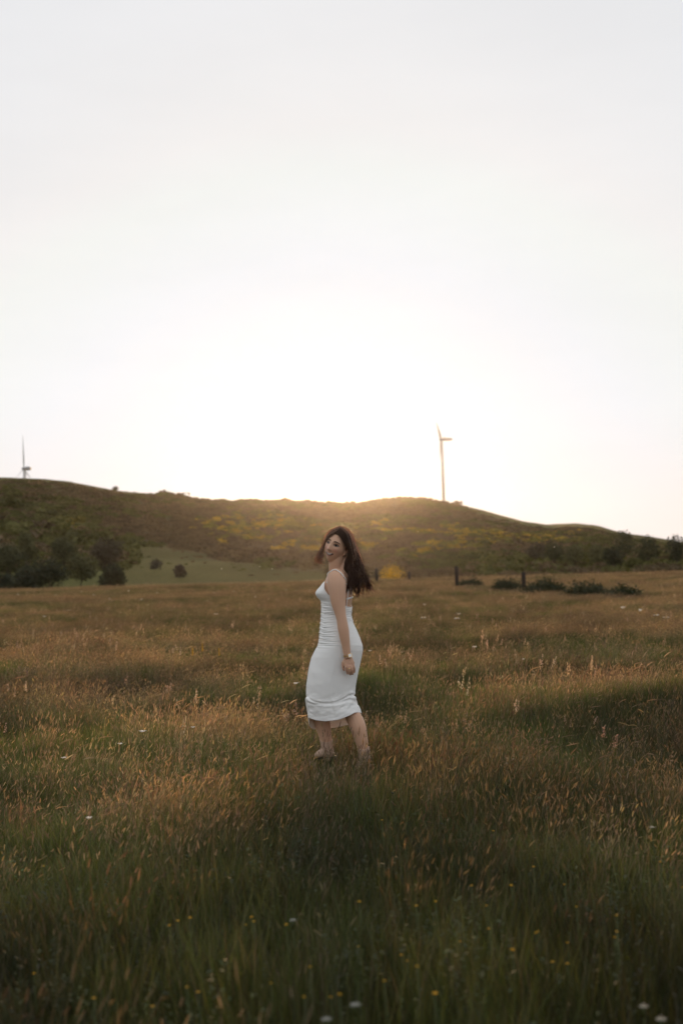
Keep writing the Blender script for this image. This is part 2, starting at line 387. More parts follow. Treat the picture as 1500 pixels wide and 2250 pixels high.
turbine((54.5, 1030), (58, 1043), 800, 21.5, math.radians(-1), .2, 4.2, 'white wind turbine mostly hidden behind the hill, one blade straight up', .62)

# ------------------------------------------------------------------ trees
M_BARK = mat_basic('bark', (.06, .045, .033), .9, noise=.3, scale=3, bump=.5)
M_CROWN = mat_leaf('tree_leaf', trans=.3, use_tint=False, gloss=.03)
def tree(name, px, dist, h, w, col, label, group, n=2400, trunk=.22, seed=1, leaf=.2, lobes=13, bush=False):
    r = np.random.default_rng(seed); b = spot(px, dist)
    root = empty(name, b, 0); tag(root, label, 'bush' if bush else 'tree', group)
    mb = MB(); H = h
    th = H*trunk
    def up(a, c, r0, r1, k=4):
        P = []; R = []
        for i in range(k+1):
            f = i/k; P.append(np.array(a)*(1-f)+np.array(c)*f + r.normal(0, .03*H*.3, 3)*(0 < i < k)); R.append(r0*(1-f)+r1*f)
        mb.tube(P, R, 6)
    up((0, 0, -.2), (r.normal(0, .1), 0, th+H*.2), .035*H*.6, .018*H*.6)
    LB = []
    for k in range(lobes):
        a = 2*math.pi*k/lobes + r.uniform(-.4, .4); f = r.uniform(0, 1)
        zc = th + (H-th)*(.18+.62*f); rr = w*.5*(.62*math.sqrt(max(.05, 1-(2*f-.8)**2*.8)))*r.uniform(.5, 1.05)
        LB.append((np.array([math.cos(a)*rr, math.sin(a)*rr, zc]), w*.5*r.uniform(.34, .56)))
    LB.append((np.array([0, 0, H-w*.22]), w*.26)); LB.append((np.array([0, 0, th+(H-th)*.45]), w*.4))
    for c, q in LB[:6]: up((0, 0, th*.8), c, .016*H*.6, .005*H*.6, 3)
    obj('trunk', mb.me('trunk', M_BARK), root)
    cb = MB(); tot = sum(q*q for _, q in LB)
    for c, q in LB:
        sh0 = r.uniform(.75, 1.2)
        for k in range(max(20, int(n*q*q/tot))):
            u = r.normal(size=3); u /= np.linalg.norm(u)
            p = c + u*q*r.uniform(.55, 1.12)*np.array([1, 1, .85])
            if p[2] < .08: p[2] = r.uniform(.05, .4)
            a = r.normal(size=3); a /= np.linalg.norm(a); e = np.cross(a, u+r.normal(0, .6, 3)); e /= np.linalg.norm(e)+1e-9
            s = leaf*r.uniform(.6, 1.3); sh = sh0*r.uniform(.7, 1.3)
            cb.add([p-a*s, p+e*s*.6, p+a*s, p-e*s*.6], [(0, 1, 2, 3)], tuple(np.array(col)*sh))
    obj('crown', cb.me('crown', M_CROWN, False), root)
    return root
GL = 'dark trees at the left field edge'
DK = (.036, .040, .017); MD = (.058, .060, .023); LT = (.09, .09, .034); BR = (.06, .047, .028)
tree('broadleaf_tree', 18, 205, 7.4, 7.0, MD, 'rounded green tree at the extreme left edge of the picture', GL, seed=3)
tree('broadleaf_tree', 62, 190, 4.6, 6.4, DK, 'low dark tree in front of the left tree group, second from the left edge', GL, seed=4, trunk=.1)
tree('broadleaf_tree', 60, 222, 8.2, 4.6, LT, 'paler green narrow tree rising behind the left tree group', GL, seed=5)
tree('broadleaf_tree', 108, 196, 5.6, 6.6, DK, 'dark broad tree in the middle of the left tree group', GL, seed=6, trunk=.1)
tree('broadleaf_tree', 140, 225, 7.0, 6.0, MD, 'green tree behind the middle of the left tree group', GL, seed=7)
tree('broadleaf_tree', 180, 200, 6.0, 6.2, LT, 'round light-topped tree with a visible trunk, second from the right of its group', GL, seed=8, trunk=.3)
tree('broadleaf_tree', 232, 215, 7.6, 6.6, BR, 'tall brownish tree behind the right end of the left tree group', GL, seed=9)
tree('broadleaf_tree', 247, 188, 4.9, 4.6, DK, 'dark dense tree at the right end of the left tree group, beside the green clearing', GL, seed=10, trunk=.08)
tree('broadleaf_tree', 5, 186, 3.4, 5.6, DK, 'low dark tree cut off by the left edge, at the field border', GL, seed=12, trunk=.08)
tree('round_bush', 395, 222, 2.3, 2.9, (.055, .036, .024), 'lone round reddish-brown bush on the green clearing', None, n=520, seed=13, trunk=.08, bush=True, leaf=.2, lobes=5)
tree('round_bush', 343, 240, 1.7, 2.9, (.055, .045, .03), 'smaller greyish bush left of the lone round bush on the clearing', None, n=300, seed=14, trunk=.08, bush=True, leaf=.2, lobes=4)
tree('broadleaf_tree', 258, 636, 2.0, 4.2, (.055, .05, .03), 'single small tree standing on the left skyline', None, n=260, seed=15, trunk=.15, leaf=.3)
GR = 'trees along the foot of the hill on the right'
for i, (px, dist, h, w, c, lab) in enumerate([
    (1215, 232, 4.4, 4.6, MD, 'green tree at the left end of the right-hand tree line'),
    (1262, 226, 4.2, 4.2, LT, 'pale green small tree second from the left in the right-hand tree line'),
    (1312, 222, 4.3, 4.4, LT, 'pale green small tree just left of the dark round tree on the right'),
    (1346, 215, 4.2, 4.0, DK, 'dark round tree in front of the tallest tree on the right'),
    (1372, 240, 6.4, 5.6, MD, 'tallest tree of the right-hand tree line'),
    (1424, 224, 5.6, 5.0, MD, 'green tree right of the tallest one in the right-hand tree line'),
    (1486, 220, 5.8, 5.4, DK, 'dark tree at the right edge of the picture'),
    (1180, 250, 4.0, 5.0, BR, 'brownish low tree left of the right-hand tree line')]):
    tree('broadleaf_tree', px, dist, h, w, c, lab, GR, n=1100, seed=30+i, trunk=.12)
# yellow broom in flower and dark brambles in the field
tree('broom_bush', 862, 118, 1.5, 3.7, (.55, .34, .03), 'bright yellow flowering broom bush between two fence posts', None, n=900, seed=50, trunk=.05, bush=True, leaf=.07, lobes=12)
GB = 'dark brambles spreading in the field by the fence'
for i, (px, dist, h, w, lab) in enumerate([
    (1034, 72, .32, 1.7, 'small dark bramble at the foot of the third fence post'),
    (1114, 64, .40, 2.0, 'dark bramble mound just left of the rightmost fence post'),
    (1196, 56, .40, 2.1, 'dark bramble mound right of the rightmost fence post'),
    (1282, 51, .34, 2.0, 'dark flat bramble mound in the middle of the bramble row'),
    (1366, 47, .27, 1.6, 'lowest bramble at the right end of the bramble row')]):
    tree('bramble_bush', px, dist, h, w, (.033, .04, .015), lab, GB, n=2600, seed=70+i, trunk=.05, bush=True, leaf=.06, lobes=16)

# ------------------------------------------------------------------ fence posts
M_POST = mat_basic('old_wood', (.028, .021, .016), .9, noise=.4, scale=12, bump=.8)
for i, (px, dist, top, w, lean, lab) in enumerate([
    (827, 96, 1248, .24, 0.01, 'weathered fence post directly left of the yellow broom bush'),
    (899, 100, 1256, .24, -.02, 'short weathered fence post directly right of the yellow broom bush'),
    (1003, 76, 1244, .24, -.02, 'tallest dark wooden fence post, third from the left'),
    (1150, 62, 1257, .22, -.03, 'dark wooden fence post among the brambles, rightmost of the four')]):
    b = spot(px, dist); r = ray(px, top); tz = CAM_H + r[2]*dist/r[1]; h = tz-b[2]
    m = MB(); rr = np.random.default_rng(i+5)
    m.tube([(0, 0, -.4), (0, 0, .1), (lean*.5, 0, h*.55), (lean, 0, h*.96), (lean*1.1, .01, h)], [w*.52, w*.5, w*.47, w*.46, w*.34], 9)
    o = obj('fence_post', m.me('fence_post', M_POST), None, b)
    for v in o.data.vertices: v.co.x *= 1+rr.uniform(-.08, .08); v.co.y *= 1+rr.uniform(-.08, .08)
    tag(o, lab, 'fence post', 'posts of the old fence')

# ------------------------------------------------------------------ meadow grass
M_GRASS = mat_leaf('grass_blade', trans=.42, gloss=.035, warm=(1.1, .94, .62))
def blade(mb, r, base, h, w, lean, az, curl, col, ns=4, tipcol=None):
    dx, dy = math.cos(az), math.sin(az); sx, sy = -dy, dx
    ta = r.uniform(0, math.pi); wx, wy = math.cos(ta), math.sin(ta)
    V = []; C = []
    for i in range(ns+1):
        f = i/ns; o = lean*f + curl*f*f
        p = np.array([base[0]+dx*o*h, base[1]+dy*o*h, base[2] + h*(f - .35*abs(curl)*f*f)])
        ww = w*(1-f**1.6)*.5 + .0002
        if i < ns: V += [p-np.array([wx, wy, 0])*ww, p+np.array([wx, wy, 0])*ww]
        else: V += [p]
    F = [(2*i, 2*i+1, 2*i+3, 2*i+2) for i in range(ns-1)] + [(2*ns-2, 2*ns-1, 2*ns)]
    n0 = len(mb.V); mb.add(V, F)
    tc = col if tipcol is None else tipcol
    for i in range(ns+1):
        f = i/ns; c = tuple(np.array(col)*(1-f)+np.array(tc)*f); mb.C.extend([c]*(2 if i < ns else 1))
    return V[-1], np.array([dx*(lean+2*curl), dy*(lean+2*curl), 1-.7*abs(curl)])
def spike(mb, r, p, d, L, w, col, n=3, droop=0.0, loose=1.0):
    """a slender seed head in line with its stem: two crossed spindles, nodding by droop"""
    d = d/np.linalg.norm(d); p = np.array(p)
    k = r.uniform(.75, 1.25); c = tuple(np.array(col)*k)
    u = np.cross(d, r.normal(size=3)); u /= np.linalg.norm(u)+1e-9; v = np.cross(d, u)
    bend = np.array([r.normal(.25, .3), r.normal(0, .3), -1.0])*droop
    Q = []; q = p.copy(); dd = d.copy()
    for i in range(n+1):
        Q.append(q.copy()); dd = dd + bend/n; dd /= np.linalg.norm(dd); q = q + dd*L/n
    for e in (u, v):
        V = [Q[0]]
        for i in range(1, n): ww = w*.5*math.sin(math.pi*(.15+.8*i/n)); V += [Q[i]-e*ww, Q[i]+e*ww]
        V.append(Q[n]); F = [(0, 1, 2)]
        for i in range(1, n-1): j = 2*i-1; F.append((j, j+1, j+3, j+2))
        m = len(V)-1; F.append((m-2, m-1, m)); mb.add(V, F, c)
def plume(mb, r, p, d, L, w, col, n=26):
    d = d/np.linalg.norm(d); p = np.array(p)
    for i in range(n):
        f = r.uniform(0, 1); rad = w*(1-f)**.7*r.uniform(.2, 1); a = r.uniform(0, 6.28)
        q = p + d*L*f + np.array([math.cos(a), math.sin(a), -.1])*rad
        s = .0025*r.uniform(.7, 1.4); u = r.normal(size=3)*s; v = r.normal(size=3)*s
        mb.add([q-u, q+v, q+u, q-v], [(0, 1, 2, 3)], col)
GREEN = (.070, .096, .022); OLIVE = (.120, .130, .033); STRAW = (.20, .158, .086); RUST = (.175, .11, .068); GOLD = (.36, .275, .165)
def tuft_green(s, n=64, hmin=.08, hmax=.25, rad=.12, w=.0029):
    r = np.random.default_rng(s); mb = MB()
    for k in range(n):
        a = r.uniform(0, 6.28); q = rad*math.sqrt(r.uniform()); b = (q*math.cos(a), q*math.sin(a), -.02)
        c = np.array(GREEN if r.uniform() < .6 else OLIVE)*r.uniform(.6, 1.35)
        if r.uniform() < .16: c = np.array(STRAW)*r.uniform(.5, .9)
        blade(mb, r, b, r.uniform(hmin, hmax), w*r.uniform(.7, 1.3), r.uniform(0, .35), r.uniform(0, 6.28), r.uniform(0, .45), tuple(c))
    return mb.me('green_tuft', M_GRASS, False)
def tuft_dry(s, n=22, hmin=.17, hmax=.36, rad=.13, head=(.032, .0046), col=STRAW, headcol=(.29, .215, .125), under=14):
    r = np.random.default_rng(s); mb = MB()
    for k in range(n):
        a = r.uniform(0, 6.28); q = rad*math.sqrt(r.uniform()); b = (q*math.cos(a), q*math.sin(a), -.02)
        c = np.array(col)*r.uniform(.55, 1.1); h = r.uniform(hmin, hmax)
        tip, d = blade(mb, r, b, h, .0019, r.uniform(.02, .30), r.normal(0, 1.1), r.uniform(.0, .30), tuple(c), 4, tuple(np.array(headcol)*.8))
        spike(mb, r, tip, d, head[0]*r.uniform(.7, 1.5), head[1]*r.uniform(.7, 1.3), tuple(np.array(headcol)*r.uniform(.7, 1.25)), 4, r.choice([0, .2, .5, 1.2], p=[.4, .3, .2, .1]))
    for k in range(under):
        a = r.uniform(0, 6.28); q = rad*math.sqrt(r.uniform()); b = (q*math.cos(a), q*math.sin(a), -.02)
        c = np.array(OLIVE if r.uniform() < .5 else STRAW)*r.uniform(.4, .9)
        blade(mb, r, b, r.uniform(.08, .2), .003, r.uniform(0, .5), r.uniform(0, 6.28), r.uniform(0, .6), tuple(c), 3)
    return mb.me('dry_tuft', M_GRASS, False)
def tuft_rust(s, n=26, hmin=.16, hmax=.33, rad=.13):
    r = np.random.default_rng(s); mb = MB()
    for k in range(n):
        a = r.uniform(0, 6.28); q = rad*math.sqrt(r.uniform()); b = (q*math.cos(a), q*math.sin(a), -.02)
        c = np.array(RUST)*r.uniform(.5, 1.0)
        tip, d = blade(mb, r, b, r.uniform(hmin, hmax), .0017, r.uniform(0, .18), r.normal(0, 1.2), r.uniform(0, .2), tuple(c), 3, RUST)
        spike(mb, r, tip-d*.04, d, .055*r.uniform(.7, 1.3), .0042, tuple(np.array(RUST)*r.uniform(.8, 1.35)), 4, .1)
    return mb.me('rust_tuft', M_GRASS, False)
def tuft_tall(s, n=3):
    r = np.random.default_rng(s); mb = MB()
    for k in range(n):
        b = (r.normal(0, .03), r.normal(0, .03), -.02); h = r.uniform(.28, .43)
        tip, d = blade(mb, r, b, h, .0032, r.uniform(.05, .2), r.normal(0, .5), r.uniform(.15, .45), STRAW, 6, GOLD)
        d = np.array([d[0], d[1], d[2]*.6]); spike(mb, r, tip-d*.01, d, r.uniform(.06, .10), .006, tuple(np.array(GOLD)*r.uniform(.6, 1.0)), 6, r.uniform(.1, .6))
    return mb.me('tall_tuft', M_GRASS, False)
def tuft_plume(s):
    r = np.random.default_rng(s); mb = MB()
    for k in range(2):
        b = (r.normal(0, .03), r.normal(0, .03), -.02)
        tip, d = blade(mb, r, b, r.uniform(.30, .42), .0024, r.uniform(0, .1), r.normal(0, .8), r.uniform(0, .1), STRAW, 4, GOLD)
        plume(mb, r, tip-d*.02, d, r.uniform(.07, .10), .018, (.42, .32, .24), 46)
    return mb.me('plume_tuft', M_GRASS, False)
def tuft_forb(s, n=7):
    r = np.random.default_rng(s); mb = MB()
    for k in range(n):
        a = r.uniform(0, 6.28); b = np.array([.07*math.cos(a), .07*math.sin(a), -.02]); h = r.uniform(.10, .24); az = r.uniform(0, 6.28); ln = r.uniform(.05, .3)
        c = np.array((.06, .078, .024))*r.uniform(.7, 1.3)
        blade(mb, r, b, h, .003, ln, az, 0, tuple(c), 2)
        for j in range(11):
            f = r.uniform(.25, 1); p = b + np.array([math.cos(az)*ln*f*h, math.sin(az)*ln*f*h, f*h])
            an = r.uniform(0, 6.28); o = np.array([math.cos(an), math.sin(an), r.uniform(-.1, .6)]); L = r.uniform(.012, .022); sd = np.cross(o, (0, 0, 1)); sd *= L*.3/(np.linalg.norm(sd)+1e-9)
            mb.add([p, p+o*L*.5+sd, p+o*L, p+o*L*.5-sd], [(0, 1, 2, 3)], tuple(c*r.uniform(.8, 1.4)))
    return mb.me('forb_tuft', M_GRASS, False)
PG = [proto('green_source_%d' % i, tuft_green(100+i)) for i in range(5)]
PD = [proto('dry_source_%d' % i, tuft_dry(120+i)) for i in range(5)]
PR = [proto('rust_source_%d' % i, tuft_rust(140+i)) for i in range(4)]
PT = [proto('tall_source_%d' % i, tuft_tall(160+i)) for i in range(5)]
PP = [proto('plume_source_%d' % i, tuft_plume(180+i)) for i in range(4)]
PF = [proto('forb_source_%d' % i, tuft_forb(190+i)) for i in range(4)]

HALF = math.radians(23)
def rings(dens, dmin=1.6, dmax=124):
    """points over the field, dens(d) per square metre"""
    P = []
    e = np.concatenate([np.arange(dmin, 14, .5), np.arange(14, 40, 2.0), np.arange(40, dmax+.1, 6.0)])
    for a, b in zip(e[:-1], e[1:]):
        hf = HALF + (math.radians(24) if a < 5 else math.radians(12) if a < 9 else 0)
        A = hf*(b*b-a*a); n = RNG.poisson(A*dens((a+b)/2))
        d = np.sqrt(RNG.uniform(a*a, b*b, n)); t = RNG.uniform(-hf, hf, n)
        P.append(np.stack([d*np.sin(t), d*np.cos(t)], -1))
    return np.concatenate(P)
def dryness(x, y):
    """0 green .. 1 dry straw; patches of a few metres"""
    v = fbm(x*.26+1.7, y*.26+4.1, 51, 3)*.70 + fbm(x*1.0, y*1.0, 57, 2)*.30
    d = np.hypot(x, y)
    v = v + .03*sstep(40, 80, d) + np.where(x > 5, .06, 0) - .22*sstep(6.6, 3.8, d) - .05*sstep(11, 30, d)*sstep(60, 30, d)
    # a trodden, greener patch round the woman
    return sstep(.515, .63, v)
def rustness(x, y):
    return sstep(.53, .68, fbm(x*.35+9, y*.5+2, 63, 3))
def strew(name, protos, dens, prob, label, cat, smul=1.0, tilt=.12, tcol=(1, 1, 1), tvar=.3, hue=.1, vignette=False):
    P = rings(dens); x, y = P[:, 0], P[:, 1]; d = np.hypot(x, y)
    k = RNG.uniform(size=len(P)) < prob(x, y)
    k &= ~((np.abs(x+.03) < .2) & (np.abs(y-D0) < .14) & (RNG.uniform(size=len(P)) < .15))
    x, y, d = x[k], y[k], d[k]; n = len(x); z = zg(x, y)
    grow = (1 + .55*sstep(14, 90, d))*(1-.18*sstep(6.5, 4.5, d))                                   # coarser, wider tufts far out
    hgt = .50 + .92*fbm(x*.6+3, y*.6+8, 71, 2)
    near = (1 + .12*np.exp(-((x-.03)**2*2+(y-D0+.25)**2*9)))*(1+.12*sstep(6, 3.5, d))
    s = RNG.uniform(.75, 1.25, n)*smul
    sc = np.stack([s*grow, s*grow, s*hgt*near*(1-.25*sstep(22, 60, d))], -1)
    rot = np.stack([RNG.normal(0, tilt, n), RNG.normal(.05, tilt, n), RNG.normal(0, 1.0, n)], -1)
    t = np.array(tcol)[None, :]*RNG.uniform(1-tvar, 1+tvar, (n, 1))*(1+RNG.uniform(-hue, hue, (n, 3)))
    patch_ = fbm(x*.75+2, y*.55+6, 83, 2)
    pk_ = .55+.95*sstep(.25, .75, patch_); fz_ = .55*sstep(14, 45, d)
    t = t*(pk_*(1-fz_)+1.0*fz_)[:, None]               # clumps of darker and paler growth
    if vignette: t = t*(1-.52*sstep(7.4, 4.4, d))[:, None]              # lens vignetting painted into the tint: growth darkens towards the camera
    return scatter(name, protos, np.stack([x, y, z], -1), rot, sc, t, label, cat)
def dn(near, mid, far): return lambda d: float(np.interp(d, [2, 12, 20, 45, 124], [near, near, mid, (mid+far)*.5, far]))
strew('green_grass', PG, dn(140, 90, 19), lambda x, y: 1-.5*dryness(x, y), 'green meadow grass covering the field', 'grass', vignette=True)
strew('dry_grass', PD, dn(100, 66, 19), lambda x, y: (.20+.58*dryness(x, y))*(1-.75*sstep(6.8, 4.2, np.hypot(x, y))), 'straw-coloured dry grass with seed heads', 'grass', vignette=True)
strew('reddish_grass', PR, dn(55, 34, 7), lambda x, y: rustness(x, y)*(.12+.55*dryness(x, y))*sstep(4, 6, np.hypot(x, y)), 'fine reddish brown bent grass in patches', 'grass')
strew('tall_seed_grass', PT, dn(6, 5, 1.2), lambda x, y: (.25+.75*dryness(x, y))*sstep(5.2, 6.4, np.hypot(x, y))*(1-((np.abs(x) < .55) & (y > 6) & (y < 8.9))), 'tall arching golden grass stalks with drooping heads', 'grass', smul=1.05)
strew('plume_grass', PP, dn(1.1, 1.1, .3), lambda x, y: sstep(6.5, 8.5, np.hypot(x, y))*(1-((np.abs(x) < .6) & (y > 6) & (y < 8.9))), 'pale feathery grass plumes', 'grass', smul=1.05)
strew('leafy_herbs', PF, dn(26, 12, 0.5), lambda x, y: .15+.85*sstep(7, 3.5, np.hypot(x, y))*(1-.5*dryness(x, y)), 'small leafy green herbs low in the grass', 'herbs', vignette=True)

# ------------------------------------------------------------------ flowers, one object each
M_PETALW = mat_leaf('white_petal', trans=.45, use_tint=False, use_col=False, base=(.78, .76, .72), gloss=.02, warm=(1, .97, .9))
M_PETALY = mat_leaf('yellow_petal', trans=.4, use_tint=False, use_col=False, base=(.60, .36, .03), gloss=.02, warm=(1, .95, .7))
M_UMBEL = mat_leaf('umbel_floret', trans=.4, use_tint=False, use_col=False, base=(.50, .50, .46), gloss=.02, warm=(1, .97, .9))
M_STEM = mat_leaf('flower_stem', trans=.2, use_tint=False, use_col=False, base=(.07, .085, .03), gloss=.02)
M_EYE_Y = mat_basic('flower_eye', (.62, .36, .04), .7)
def stem_me(h):
    m = MB(); m.tube([(0, 0, -.03), (.006, 0, h*.5), (0, 0, h)], [.0022, .002, .0016], 5); return m.me('stem', M_STEM)
def petal_me(L, w, lift, mat):
    V = []; F = []
    for i in range(4):
        f = i/3; ww = w*.5*math.sin(math.pi*(.18+.72*f)); zz = lift*L*f - .25*L*f*f
        V += [(f*L, -ww, zz), (f*L, 0, zz-.06*L), (f*L, ww, zz)]
    for i in range(3):
        for k in range(2): F.append((3*i+k, 3*i+k+1, 3*i+4+k, 3*i+3+k))
    return mesh('petal', V, F, mat)
def eye_me(r):
    m = MB(); m.ball((0, 0, 0), (r, r, r*.6), 8, 5); return m.me('flower_eye', M_EYE_Y)
PW = petal_me(.022, .016, .7, M_PETALW); PYL = petal_me(.010, .010, .5, M_PETALY); EW = eye_me(.006); EY = eye_me(.0028)
ST = {}
def flower(name, px, py, dist, np_, pm, em, label, group, s=1.0, cat='flower'):
    b = spot(px, dist); r = ray(px, py); tz = CAM_H + r[2]*dist/r[1]; h = max(.10, tz-b[2])
    root = empty(name, b); tag(root, label, cat, group)
    key = round(h, 2)
    if key not in ST: ST[key] = stem_me(key)
    obj('stem', ST[key], root)
    tx, tyy = RNG.normal(.25, .3), RNG.normal(0, .3); a0 = RNG.uniform(0, 6)
    for k in range(np_):
        p = obj('petal', pm, root, (0, 0, key)); p.rotation_euler = (tx*math.sin(k), tyy, a0+k*2*math.pi/np_); p.scale = (s, s, s)
    e = obj('flower_eye', em, root, (0, 0, key+.002)); e.scale = (s, s, s)
    return root
NEARW = [(308, 1608, 'white flower left of the woman, the brightest in the near grass'), (135, 1668, 'small white flower low near the left edge, below the bright one'),
 (258, 1638, 'small white flower just below left of the brightest near one'), (645, 1503, 'white flower close to the front of the white skirt'),
 (188, 1800, 'faint pale flower in the dark reddish grass at lower left'), (1037, 1421, 'white flower in mid field right of the woman'),
 (808, 1431, 'white flower right beside the woman\'s hip'), (878, 1433, 'small white flower on a tall stem right of the woman\'s hip'),
 (1143, 1449, 'small pale flower in the dry grass, farther right than the mid-field one'), (418, 1600, 'tiny white flower in grass right of the brightest near one')]
for px, py, lab in NEARW:
    hz_ = .32; dist = FPX*(CAM_H-hz_)/(py-hrow(px)); flower('white_flower', px, py, dist, 6, PW, EW, lab, 'white flowers in the near grass', .8 if 'small' in lab or 'tiny' in lab or 'faint' in lab else 1.3)
FARW = [(930, 1330), (927, 1357), (1000, 1357), (1004, 1350), (1365, 1337), (1403, 1343), (1437, 1350), (1458, 1357)]
for i, (px, py) in enumerate(FARW):
    dist = FPX*(CAM_H-.34)/(py-hrow(px))
    lab = ['upper of two white flowers right of the woman at elbow height', 'lower of two white flowers right of the woman at elbow height', 'lower bloom of the white flower pair below the fence posts', 'upper bloom of the white flower pair below the fence posts',
           'leftmost of four white flowers below the brambles at the right', 'second from left of four white flowers below the brambles', 'third from left of four white flowers below the brambles', 'rightmost of four white flowers below the brambles at the right'][i]
    flower('white_flower', px, py, dist, 6, PW, EW, lab, 'white flowers below the brambles' if px > 1300 else 'white flowers right of the woman', 3.0)
FARL = [(40, 1306), (72, 1315), (122, 1308), (140, 1311), (206, 1308), (241, 1317), (283, 1299), (345, 1303), (351, 1311), (470, 1304), (513, 1300), (97, 1355), (150, 1341), (473, 1350), (455, 1320), (628, 1296), (597, 1303), (20, 1318), (178, 1300), (310, 1318), (400, 1308), (560, 1312), (650, 1300), (680, 1297)]
for px, py in FARL:
    dist = min(75, FPX*(CAM_H-.36-.1)/max(8, py-hrow(px)))
    flower('white_flower', px, py, dist, 6, PW, EW, 'small blurred white flower in the far field left of the woman', 'white flowers scattered in the far left field', RNG.uniform(2.4, 3.8))
YEL = [(88,1902),(358,2032),(376,2022),(403,2017),(536,2018),(523,2031),(540,2028),(63,2140),(393,2168),(417,2178),(660,2128),(645,2192),(192,2197),(318,2213),(703,2190),(722,2184),
 (765,2079),(858,2099),(870,2112),(1048,2043),(1098,2090),(1155,2046),(1150,2052),(1218,2073),(1184,2118),(1216,2117),(986,2067),(891,2125),(820,2155),(927,2183),(1150,1903),(1100,1942),(1215,1944),(1014,1948),(1240,1996),(1326,2015),(1425,1897),(1325,2052),(1320,2062),(872,1857),(824,1801),(1455,1798),(1065,1828),(893,1990),(935,1985),(1470,1950),(770,1985),(1045,1990),(610,2030),(575,2160)]
for px, py in YEL:
    dist = FPX*(CAM_H-RNG.uniform(.22, .32))/(py-hrow(px))
    flower('yellow_flower', px, py, dist, 5, PYL, EY, 'tiny yellow flower in the dark foreground grass', 'yellow flowers dotted over the foreground', RNG.uniform(.42, .7))
# yellow lupin spikes
for px, top, bot, lab in [(420, 1423, 1441, 'leftmost of the three yellow flower spikes in the left field'), (442, 1413, 1432, 'middle and tallest of the three yellow flower spikes'), (478, 1424, 1441, 'rightmost of the three yellow flower spikes')]:
    dist = FPX*(CAM_H-.4)/(top-hrow(px)); b = spot(px, dist); r = ray(px, top); h = CAM_H + r[2]*dist/r[1]-b[2]
    root = empty('yellow_flower_spike', b); tag(root, lab, 'flower', 'yellow flower spikes in the left field'); obj('stem', stem_me(h), root)
    L = (bot-top)*dist/FPX
    for k in range(26):
        f = k/26; p = obj('petal', PYL, root, (0, 0, h-L*(1-f))); p.rotation_euler = (0, -.5, k*2.4); s_ = 2.3*(1-.55*f); p.scale = (s_, s_, s_)
# white umbels low in the foreground
def umbel(px, py, s, lab):
    dist = FPX*(CAM_H-.28)/(py-hrow(px)); b = spot(px, dist); r = ray(px, py); h = CAM_H + r[2]*dist/r[1]-b[2]
    root = empty('white_umbel', b); tag(root, lab, 'flower', 'white umbels in the foreground'); obj('stem', stem_me(h-.03), root)
    for k in range(9):
        a = k*2.4; q = .022*math.sqrt(k/9)*s
        m = MB(); m.tube([(0, 0, h-.03), (q*math.cos(a), q*math.sin(a), h)], [.0008, .0006], 4); fl = obj('umbel_ray', m.me('umbel_ray', M_STEM), root)
        m = MB(); rr = np.random.default_rng(k)
        for j in range(14):
            c = np.array([q*math.cos(a), q*math.sin(a), h]) + rr.normal(0, .009*s, 3)*np.array([1, 1, .5]); u = rr.normal(size=3)*.0022*s; v = rr.normal(size=3)*.0022*s
            m.add([c-u, c+v, c+u, c-v], [(0, 1, 2, 3)])
        obj('floret_cluster', m.me('floret_cluster', M_UMBEL, False), fl)
umbel(755, 2208, .42, 'white umbel flower at the bottom, just right of centre')
umbel(692, 2240, .4, 'white umbel flower at the bottom edge, left of centre')
umbel(1377, 2212, .34, 'small white umbel at the lower right')
umbel(1413, 2240, .38, 'white umbel at the bottom right corner')
umbel(1410, 1818, .34, 'faint white umbel in the dark grass on the right')
umbel(625, 2022, .34, 'tiny pale umbel in the foreground left of centre')

# wisps of seed fluff drifting in the evening light
M_FLUFF = mat_leaf('seed_fluff', trans=.6, use_tint=False, use_col=False, base=(.8, .74, .62), gloss=.02, warm=(1, .95, .85))
for i, (px, py, v, lab) in enumerate([(487, 1250, 5, 'bright drifting seed fluff over the clearing, left of the woman'), (598, 1250, 4, 'drifting seed fluff just left of the woman at neck height'),
      (571, 1245, 6, 'faint drifting seed fluff between the two brighter ones'), (1217, 1202, 5, 'drifting seed fluff in front of the hill, far right'), (918, 1168, 6, 'tiny drifting seed fluff in front of the hill, right of the woman')]):
    m = MB(); rr = np.random.default_rng(i)
    for k in range(26):
        u = rr.normal(size=3); u /= np.linalg.norm(u); m.tube([u*.001, u*rr.uniform(.006, .011)], [.0005, .0003], 3)
    tag(obj('seed_fluff', m.me('seed_fluff', M_FLUFF), None, W(px, py, v)), lab, 'seed fluff', 'seed fluff drifting in the air')

# ------------------------------------------------------------------ the woman
BASE = np.array([W(750, 1705, 0)[0], D0, 0.0]); BASE[2] = float(zg(BASE[0], BASE[1]))
def L(px, py, v=0.0): return W(px, py, v) - BASE
PX = FPX/D0                                         # photo pixels per metre at the woman
person = empty('person', BASE); tag(person, 'young woman in white sleeveless dress walking left, looking back over her shoulder', 'person')
M_SKIN = mat_basic('skin', (.60, .385, .275), .5, noise=.06, scale=18, spec=.35, sss=.12)
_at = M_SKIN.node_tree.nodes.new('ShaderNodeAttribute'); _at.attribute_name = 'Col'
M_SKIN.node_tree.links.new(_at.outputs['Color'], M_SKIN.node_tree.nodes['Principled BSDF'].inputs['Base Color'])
_sk = M_SKIN.node_tree.nodes['Principled BSDF']; _sk.inputs['Sheen Weight'].default_value = .35; _sk.inputs['Sheen Roughness'].default_value = .35; _sk.inputs['Sheen Tint'].default_value = (1, .85, .7, 1)
M_HAIR, hn_, ho_ = mat_new('hair')
_d = hn_.nodes.new('ShaderNodeBsdfPrincipled'); _d.inputs['Base Color'].default_value = (.072, .038, .022, 1); _d.inputs['Roughness'].default_value = .42; _d.inputs['Specular IOR Level'].default_value = .35
